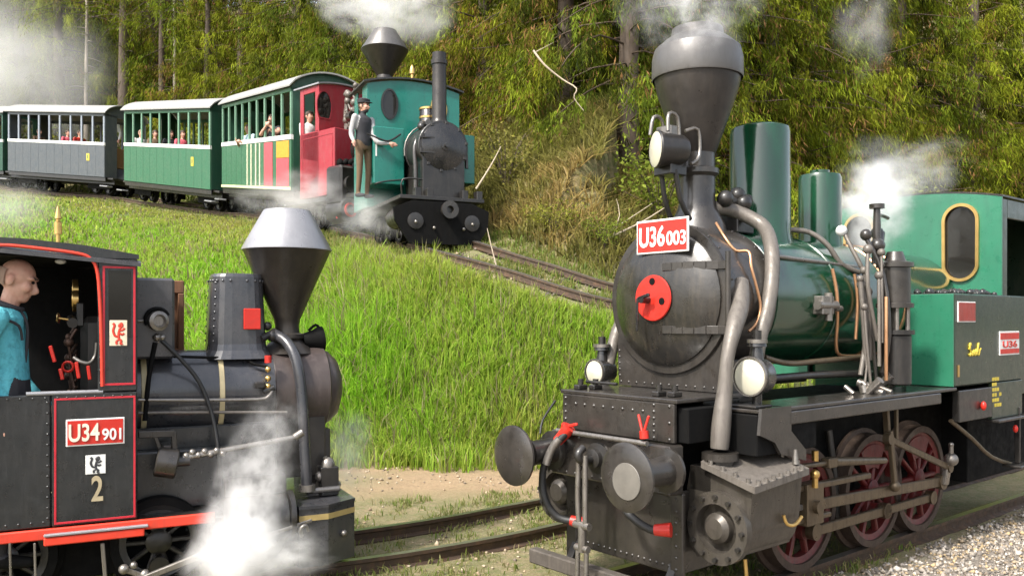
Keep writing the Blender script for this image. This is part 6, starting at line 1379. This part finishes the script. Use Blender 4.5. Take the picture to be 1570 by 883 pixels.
# coaches: floor and rails follow the gradient, posts and ends stand upright
M['coachgreen'] = paint('coach_green', (.024, .12, .06), .36, (.07, .12, .07), .45, bump=.04, dust=.1)
M['coachslate'] = paint('coach_slate_grey', (.062, .074, .085), .42, (.12, .125, .12), .5, bump=.04, dust=.12)
M['coachdark'] = paint('coach_dark_green', (.012, .06, .035), .4, (.05, .08, .05), .4)
M['roof'] = paint('pale_grey_roof_sheet', (.27, .27, .255), .55, (.16, .16, .145), .45, scale=3)
M['palepost'] = plain('pale_green_post', (.13, .25, .17), .5); M['greypost'] = plain('pale_grey_post', (.22, .25, .29), .5)
M['bench'] = paint('varnished_bench_wood', (.22, .12, .05), .5, (.1, .06, .03), .4)
def coach(label, A, Bp, col, nwin, end, extras=None, W_=1.75, post=None):
    pa, pb = at(*A), at(*Bp); dx, dy = pb.x-pa.x, pb.y-pa.y; Ln = math.hypot(dx, dy); slope = (pb.z-pa.z)/Ln
    fr = Frame((pa.x, pa.y), dx, dy, pa.z); c = thing('passenger_coach', label, 'railway coach', fr.loc, fr.rz, 'coaches of the upper train')
    def S(name, mb, mat, parent=None, **k):
        mb.v = [(x, y, z+slope*x) for x, y, z in mb.v]; return mb.build(name, mat, parent or c, **k)
    vest = .42; x1 = Ln; H0, H1, H2, H3 = 1.12, 1.23, 2.16, 2.26
    for y0, nm in ((0, 1), (W_-.05, 0)):
        pn = S('side_panel', MB().box(0, x1, y0, y0+.05, 0, H0), col)
        S('white_stripe', MB().box(0, x1, y0-.012, y0+.062, H0+.001, H1, .004), M['white'])
        S('top_rail', MB().box(0, x1, y0, y0+.05, H2, H3), col)
        for k in range(nwin+1):
            x = .04+(x1-.08)*k/nwin; o = MB().box(-.042, .042, y0+.002, y0+.048, H1+.001, H2-.001, .004).build('window_post', post or col, c); o.location = (x, 0, slope*x)
        if nm:
            for k in range(1, 12):
                x = x1*k/12; S('panel_joint', MB().box(x-.006, x+.006, y0-.004, y0, .03, H0-.03, .001), col, pn)
    ar = lambda x, n=15, e=.07: [Vector((x, W_/2+(W_/2+e)*t_, H3+.40*(1-t_**2)**.75)) for t_ in np.linspace(-1, 1, n)]
    lo, hi = ar(-.12), [p+Vector((0, 0, .035)) for p in ar(-.12)[::-1]]
    S('roof', MB().prism(lo+hi, (x1+.24, 0, 0), False), M['roof'])
    for xx, nm in ((x1-.03, 1), (0, 0)):
        S('end_wall', MB().box(xx, xx+.03, .05, .52, 0, H3).box(xx, xx+.03, W_-.52, W_-.05, 0, H3).prism([Vector((xx, .0, H3-.06)), Vector((xx, W_, H3-.06))]+ar(xx, 15, -.0)[::-1], (.03, 0, 0)), end)
    S('floor', MB().box(0, x1, .06, W_-.06, -.02, .03), M['deep']); S('underframe', MB().box(-.2, x1+.2, .25, W_-.25, -.22, -.03).box(0, x1, .03, .07, -.14, -.005), M['soot'])
    S('end_platform', MB().box(-.32, -.03, .1, W_-.1, -.06, 0).box(x1+.001, x1+.32, .1, W_-.1, -.06, 0), M['soot'])
    S('step', MB().box(x1-.1, x1+.3, -.12, .1, -.34, -.3), M['palecap']); S('step', MB().box(-.3, .1, -.12, .1, -.34, -.3), M['palecap'])
    for k in range(nwin//2):
        x = .35+(x1-.7)*k/(nwin//2-1); S('bench', MB().box(x-.2, x+.2, .12, W_-.12, .42, .47).box(x-.02, x+.02, .12, W_-.12, .47, 1.15), M['bench'])
    for x in (.7, x1-.7):
        for s_ in (-1, 1):
            for d in (-.35, .35): o = inst(WC1, 'wheel', c, (x+d, W_/2+.33*s_, slope*(x+d)-.3), (0, 0, 0 if s_ > 0 else math.pi)); inst(WT1, 'tyre', o)
        S('bogie_frame', MB().box(x-.6, x+.6, .30, .34, -.4, -.23).box(x-.6, x+.6, W_-.34, W_-.30, -.4, -.23), M['deep'])
    if extras: extras(c, S, fr, slope, x1)
    return c, fr, slope, x1
def sign(u, v, w_=.16, h=.26):
    def f(c, S, fr, slope, x1):
        p = fr(u, v, y=-.002); sgn = S('yellow_sign', MB().box(p.x-w_/2, p.x+w_/2, -.012, -.002, p.z-slope*p.x-h/2, p.z-slope*p.x+h/2, .002), M['yellow'])
        S('sign_mark', MB().box(p.x-.03, p.x+.03, -.015, -.012, p.z-slope*p.x-.06, p.z-slope*p.x+.07, .001), M['coachgreen'], sgn)
    return f
def ex3(c, S, fr, slope, x1):
    a = fr(405, 260, y=-.004).x; b = fr(418, 260, y=-.004).x; d = fr(424, 260, y=-.004).x; e = fr(443, 260, y=-.004).x
    S('lower_line', MB().box(0, x1, -.014, -.001, .02, .085, .002), plain('pale_yellow_line', (.68, .66, .38), .5))
    S('red_panel', MB().box(a, b, -.012, -.001, .09, 1.1, .002), M['pinkred']); S('red_panel', MB().box(d, e, -.012, -.001, .09, .72, .002), M['pinkred']); S('orange_panel', MB().box(d, e, -.012, -.001, .73, 1.1, .002), plain('orange_panel', (.7, .3, .03), .5))
    for u in (380, 386, 393, 399): x = fr(u, 260, y=-.004).x; S('white_rail', MB().box(x-.02, x+.02, -.03, -.002, .09, 1.1, .004), plain('cream_rail', (.7, .68, .5), .5))
M['pinkred'] = plain('pinkish_red_panel', (.5, .08, .1), .5)
K = 1.12
cA = coach('dark green rearmost coach just entering at the left edge', (-150, 258, 36.5), (4, 262, 33.2), M['coachdark'], 8, M['coachdark'])
c1c = coach('slate grey coach with white stripe, third from the red locomotive', (12, 262, 32.5), (160, 272, 30.0), M['coachslate'], 9, M['coachslate'], sign(135, 241), post=M['greypost'])
c2c = coach('plain green coach with white stripe and yellow sign, between slate grey and foremost coach', (190, 277, 27.5), (322, 291, 23.6), M['coachgreen'], 9, M['coachdark'], sign(295, 248), post=M['palepost'])
c3c = coach('foremost green coach with red panels and passengers leaning out, behind the red locomotive', (340, 288, 23.2), (446, 293, 18.4), M['coachgreen'], 9, M['coachdark'], ex3, post=M['palepost'])
# people on the upper train
def on_coach(cc, u, v, y, label, wear, hair, J=None, hat=None, rz=0, zfoot=None, sc=1.0, hz=1.62):
    _, fr, slope, x1 = cc; p = fr(u, v, y=y); X, Y = fr.O[0]+p.x*fr.f[0]+y*fr.l[0], fr.O[1]+p.x*fr.f[1]+y*fr.l[1]
    return person(label, (X, Y, p.z+fr.oz-hz*sc), fr.rz+rz, J, wear, sc, .022, hat, hair)
sit = dict(pel=(0, 0, .5), wst=(0, 0, .66), chest=(0, 0, .86), nk=(-.01, 0, 1.01), hd=(.02, 0, 1.16), hipL=(0, .09, .48), hipR=(0, -.09, .48), kneeL=(.42, .1, .5), kneeR=(.42, -.1, .5), ankL=(.42, .1, .1), ankR=(.42, -.1, .1), shL=(0, .19, .95), shR=(0, -.19, .95), elL=(.06, .24, .68), elR=(.06, -.24, .68), wrL=(.26, .16, .6), wrR=(.26, -.16, .6))
G_ = 'passengers on the upper train'
def seat(cc, u, label, wear, hair, y=.4):
    _, fr, slope, x1 = cc; p = fr(u, 200, y=y); X, Y = fr.O[0]+p.x*fr.f[0]+y*fr.l[0], fr.O[1]+p.x*fr.f[1]+y*fr.l[1]
    o = person(label, (X, Y, fr.oz+slope*p.x+.42), fr.rz, sit, wear, 1.0, .024, None, hair, group=G_); return o
seat(c1c, 104, 'fair-haired passenger in pink at a window of the slate grey coach', dict(shirt=M['pink_cloth'], trousers=M['cloth_dark']), M['brown_hair'])
seat(c1c, 122, 'passenger in red seated beside the one in pink in the slate grey coach', dict(shirt=M['red'], trousers=M['cloth_dark']), M['brown_hair'])
seat(c1c, 60, 'dark-haired passenger in the middle of the slate grey coach', dict(shirt=M['cloth_brown'], trousers=M['cloth_dark']), M['brown_hair'])
seat(c2c, 216, 'passenger in pale clothes near the rear of the plain green coach', dict(shirt=M['white_cloth'], trousers=M['cloth_dark']), M['grey_hair'])
seat(c2c, 238, 'passenger in brown in the middle of the plain green coach', dict(shirt=M['cloth_brown'], trousers=M['cloth_dark']), M['brown_hair'])
seat(c2c, 262, 'passenger in dark clothes at a middle window of the plain green coach', dict(shirt=M['cloth_dark'], trousers=M['cloth_dark']), M['brown_hair'])
seat(c2c, 280, 'passenger in pink near the front of the plain green coach', dict(shirt=M['pink_cloth'], trousers=M['cloth_dark']), M['brown_hair'])
on_coach(c1c, 173, 184, .75, 'person in white standing on the platform between two coaches', dict(shirt=M['white_cloth'], trousers=M['cloth_dark']), M['brown_hair'], rz=R(-60))
on_coach(c3c, 382, 198, .22, 'passenger in pale blue leaning at a window of the foremost coach', dict(shirt=M['pale_blue'], trousers=M['cloth_dark'], sleeve=.4), M['brown_hair'], rz=R(-70), J=dict(wrR=(.3, -.12, 1.25), elR=(.12, -.24, 1.18), wrL=(.32, .1, 1.2), elL=(.12, .24, 1.16)), sc=.95)
on_coach(c3c, 417, 184, .2, 'bare-armed passenger in dark clothes leaning out of the foremost coach near its front', dict(shirt=M['cloth_dark'], trousers=M['cloth_dark'], sleeve=.15), M['brown_hair'], rz=R(-50), J=dict(wrR=(.22, -.02, 1.42), elR=(.14, -.22, 1.24), wrL=(.2, .05, 1.44), elL=(.14, .26, 1.26)), sc=.98)
p = LR(474, 186, y=-.4); X, Y = LR.O[0]+p.x*LR.f[0]-.4*LR.l[0], LR.O[1]+p.x*LR.f[1]-.4*LR.l[1]
person('driver in white inside the cab of the crimson locomotive', (X, Y, p.z+LR.oz-1.45), LR.rz, dict(elL=(.05, .2, 1.15), elR=(.05, -.2, 1.15), wrL=(.3, .15, 1.15), wrR=(.3, -.15, 1.15)), dict(shirt=M['white_cloth'], trousers=M['cloth_dark']), .95, .022, None, M['brown_hair'])
# railwayman hanging on between the two locomotives
p = LT(557, 164, x=-1.15)
X, Y = LT.O[0]+p.x*LT.f[0]+p.y*LT.l[0], LT.O[1]+p.x*LT.f[1]+p.y*LT.l[1]; zf = p.z+LT.oz-1.62*.93
def loc2(u, v, x):                                     # into the railwayman's own axes
    q = LT(u, v, x=x); X2, Y2, Z2 = LT.O[0]+q.x*LT.f[0]+q.y*LT.l[0], LT.O[1]+q.x*LT.f[1]+q.y*LT.l[1], q.z+LT.oz
    v_ = Matrix.Rotation(-(LT.rz+R(25)), 3, 'Z') @ Vector((X2-X, Y2-Y, Z2-zf)); return tuple(v_)
person('railwayman in dark vest and brown trousers holding on to the teal locomotive', (X, Y, zf), LT.rz+R(25), dict(wrL=loc2(600, 214, -.9), elL=loc2(578, 210, -1.0), wrR=(.1, -.3, .95)), dict(shirt=plain('greyish_shirt', (.36, .36, .36), .85), vest=M['cloth_dark'], trousers=M['cloth_brown'], shoes=M['cloth_dark']), .93, .017, M['cloth_dark'], M['brown_hair'], head_turn=R(15))

# ------------------------------------------------------------ steam and mist: soft volumes inside their own shells
def steam(label, u, v, D, ru, rv, dens, seed, rd=None, scale=2.2, lo=.42, hi=.7, soft=1.0, tilt=0, col=(.97, .97, .97), name='steam_cloud', warp=1.5):
    c = at(u, v, D); a, b = ru/F*D, rv/F*D; d = rd or a
    mb = MB().sphere((0, 0, 0), 1.0, 20, 14); me = mb.mesh(name, [])
    o = bpy.data.objects.new(name, me); COL.objects.link(o); o.location = c; o.scale = (a, d, b); o.rotation_euler = (0, R(tilt), 0)
    tag(o, label, None, None, 'stuff')
    m = bpy.data.materials.new('steam_'+str(seed)); m.use_nodes = True; t = m.node_tree; t.nodes.remove(t.nodes['Principled BSDF'])
    N = lambda k: t.nodes.new(k); Lk = t.links.new
    pv = N('ShaderNodeVolumePrincipled'); pv.inputs['Color'].default_value = (*col, 1); pv.inputs['Anisotropy'].default_value = .1
    co = N('ShaderNodeTexCoord'); wn = N('ShaderNodeTexNoise'); wn.inputs['Scale'].default_value = scale*.6; wn.inputs['Detail'].default_value = 4.5
    sh = N('ShaderNodeVectorMath'); sh.operation = 'ADD'; sh.inputs[1].default_value = (seed*3.17, seed*1.71, seed*2.3); Lk(co.outputs['Object'], sh.inputs[0]); Lk(sh.outputs[0], wn.inputs['Vector'])
    ws = N('ShaderNodeVectorMath'); ws.operation = 'SUBTRACT'; ws.inputs[1].default_value = (.5, .5, .5); Lk(wn.outputs['Color'], ws.inputs[0])
    wm = N('ShaderNodeVectorMath'); wm.operation = 'SCALE'; wm.inputs['Scale'].default_value = warp; Lk(ws.outputs[0], wm.inputs[0])
    ad = N('ShaderNodeVectorMath'); ad.operation = 'ADD'; Lk(co.outputs['Object'], ad.inputs[0]); Lk(wm.outputs[0], ad.inputs[1])
    ln = N('ShaderNodeVectorMath'); ln.operation = 'LENGTH'; Lk(ad.outputs[0], ln.inputs[0])
    l0 = N('ShaderNodeVectorMath'); l0.operation = 'LENGTH'; Lk(co.outputs['Object'], l0.inputs[0])
    def mr(x, a0, a1, b0, b1, sm=True):
        q = N('ShaderNodeMapRange'); q.interpolation_type = 'SMOOTHSTEP' if sm else 'LINEAR'
        for k, vv in zip(('From Min', 'From Max', 'To Min', 'To Max'), (a0, a1, b0, b1)): q.inputs[k].default_value = vv
        Lk(x, q.inputs['Value']); return q.outputs[0]
    f1 = mr(ln.outputs['Value'], .0, .9*soft, 1, 0); f2 = mr(l0.outputs['Value'], .7, .98, 1, 0)
    n2 = N('ShaderNodeTexNoise'); n2.inputs['Scale'].default_value = scale; n2.inputs['Detail'].default_value = 5; n2.inputs['Roughness'].default_value = .68; Lk(sh.outputs[0], n2.inputs['Vector'])
    f3 = mr(n2.outputs['Fac'], lo, hi, 0, 1)
    def mul(x, y):
        q = N('ShaderNodeMath'); q.operation = 'MULTIPLY'
        for k, z in enumerate((x, y)):
            if isinstance(z, (int, float)): q.inputs[k].default_value = z
            else: Lk(z, q.inputs[k])
        return q.outputs[0]
    Lk(mul(mul(mul(f1, f2), f3), dens), pv.inputs['Density']); Lk(pv.outputs[0], t.nodes['Material Output'].inputs['Volume'])
    me.materials.append(m); return o
steam('pale smoke rolling out of the tall funnel chimney of the green locomotive', 1072, 18, 5.15, 120, 92, 5.5, 1, scale=2.6, lo=.42, hi=.66)
steam('thick white steam rising from the safety valve of the green locomotive', 1338, 318, 6.5, 92, 92, 11, 2, scale=2.4, lo=.38, hi=.62)
steam('thin steam drifting up beside the pale green cab', 1375, 265, 7.0, 130, 75, 2.6, 3, scale=2.3, lo=.4, hi=.66)
steam('white smoke above the diamond chimney of the crimson locomotive', 590, 10, 16.8, 130, 70, 1.9, 4, scale=2.0, lo=.36, hi=.62)
steam('grey steam hanging over the wheels of the crimson locomotive', 450, 305, 16.2, 110, 60, 1.5, 5, rd=1.0, scale=2.4, lo=.36, hi=.62)
steam('steam between the two upper locomotives near the ground', 565, 330, 14.2, 95, 50, 1.5, 6, rd=.9, scale=2.4, lo=.36, hi=.62)
steam('dense white steam jet at the cylinder of the black locomotive', 368, 850, 4.75, 105, 110, 22, 7, rd=.28, scale=2.0, lo=.34, hi=.56)
steam('steam column climbing above the cylinder of the black locomotive', 385, 760, 4.85, 85, 110, 11, 14, rd=.26, scale=2.3, lo=.38, hi=.62, tilt=10)
steam('steam wisp curling up the boiler side of the black locomotive', 410, 680, 4.95, 80, 105, 5, 8, rd=.26, scale=2.6, lo=.42, hi=.66, tilt=14)
steam('low steam spreading round the front beam of the black locomotive', 430, 850, 4.8, 110, 60, 6, 9, rd=.3, scale=2.3, lo=.38, hi=.62)
steam('pale steam in front of the smokebox of the black locomotive', 540, 695, 6.3, 62, 90, 3.4, 10, rd=.3, scale=2.1, lo=.34, hi=.62)
steam('pale mist drifting among the trees at the upper left', -30, 120, 35.5, 250, 215, .75, 11, rd=2.6, scale=1.6, lo=.25, hi=.7, name='mist', warp=.8)
steam('thin smoke veil drifting through the spruces above the small dome', 1325, 45, 14.5, 60, 100, .5, 12, rd=1.0, scale=2.2, lo=.36, hi=.65)
steam('faint smoke trailing across the spruces left of the funnel chimney', 985, 10, 9, 65, 45, 1.0, 13, scale=2.1, lo=.38, hi=.65)
steam('pale mist drifting over the grass at the left edge', -20, 318, 20, 130, 75, .4, 15, rd=2.0, scale=1.6, lo=.25, hi=.7, name='mist', warp=.8)
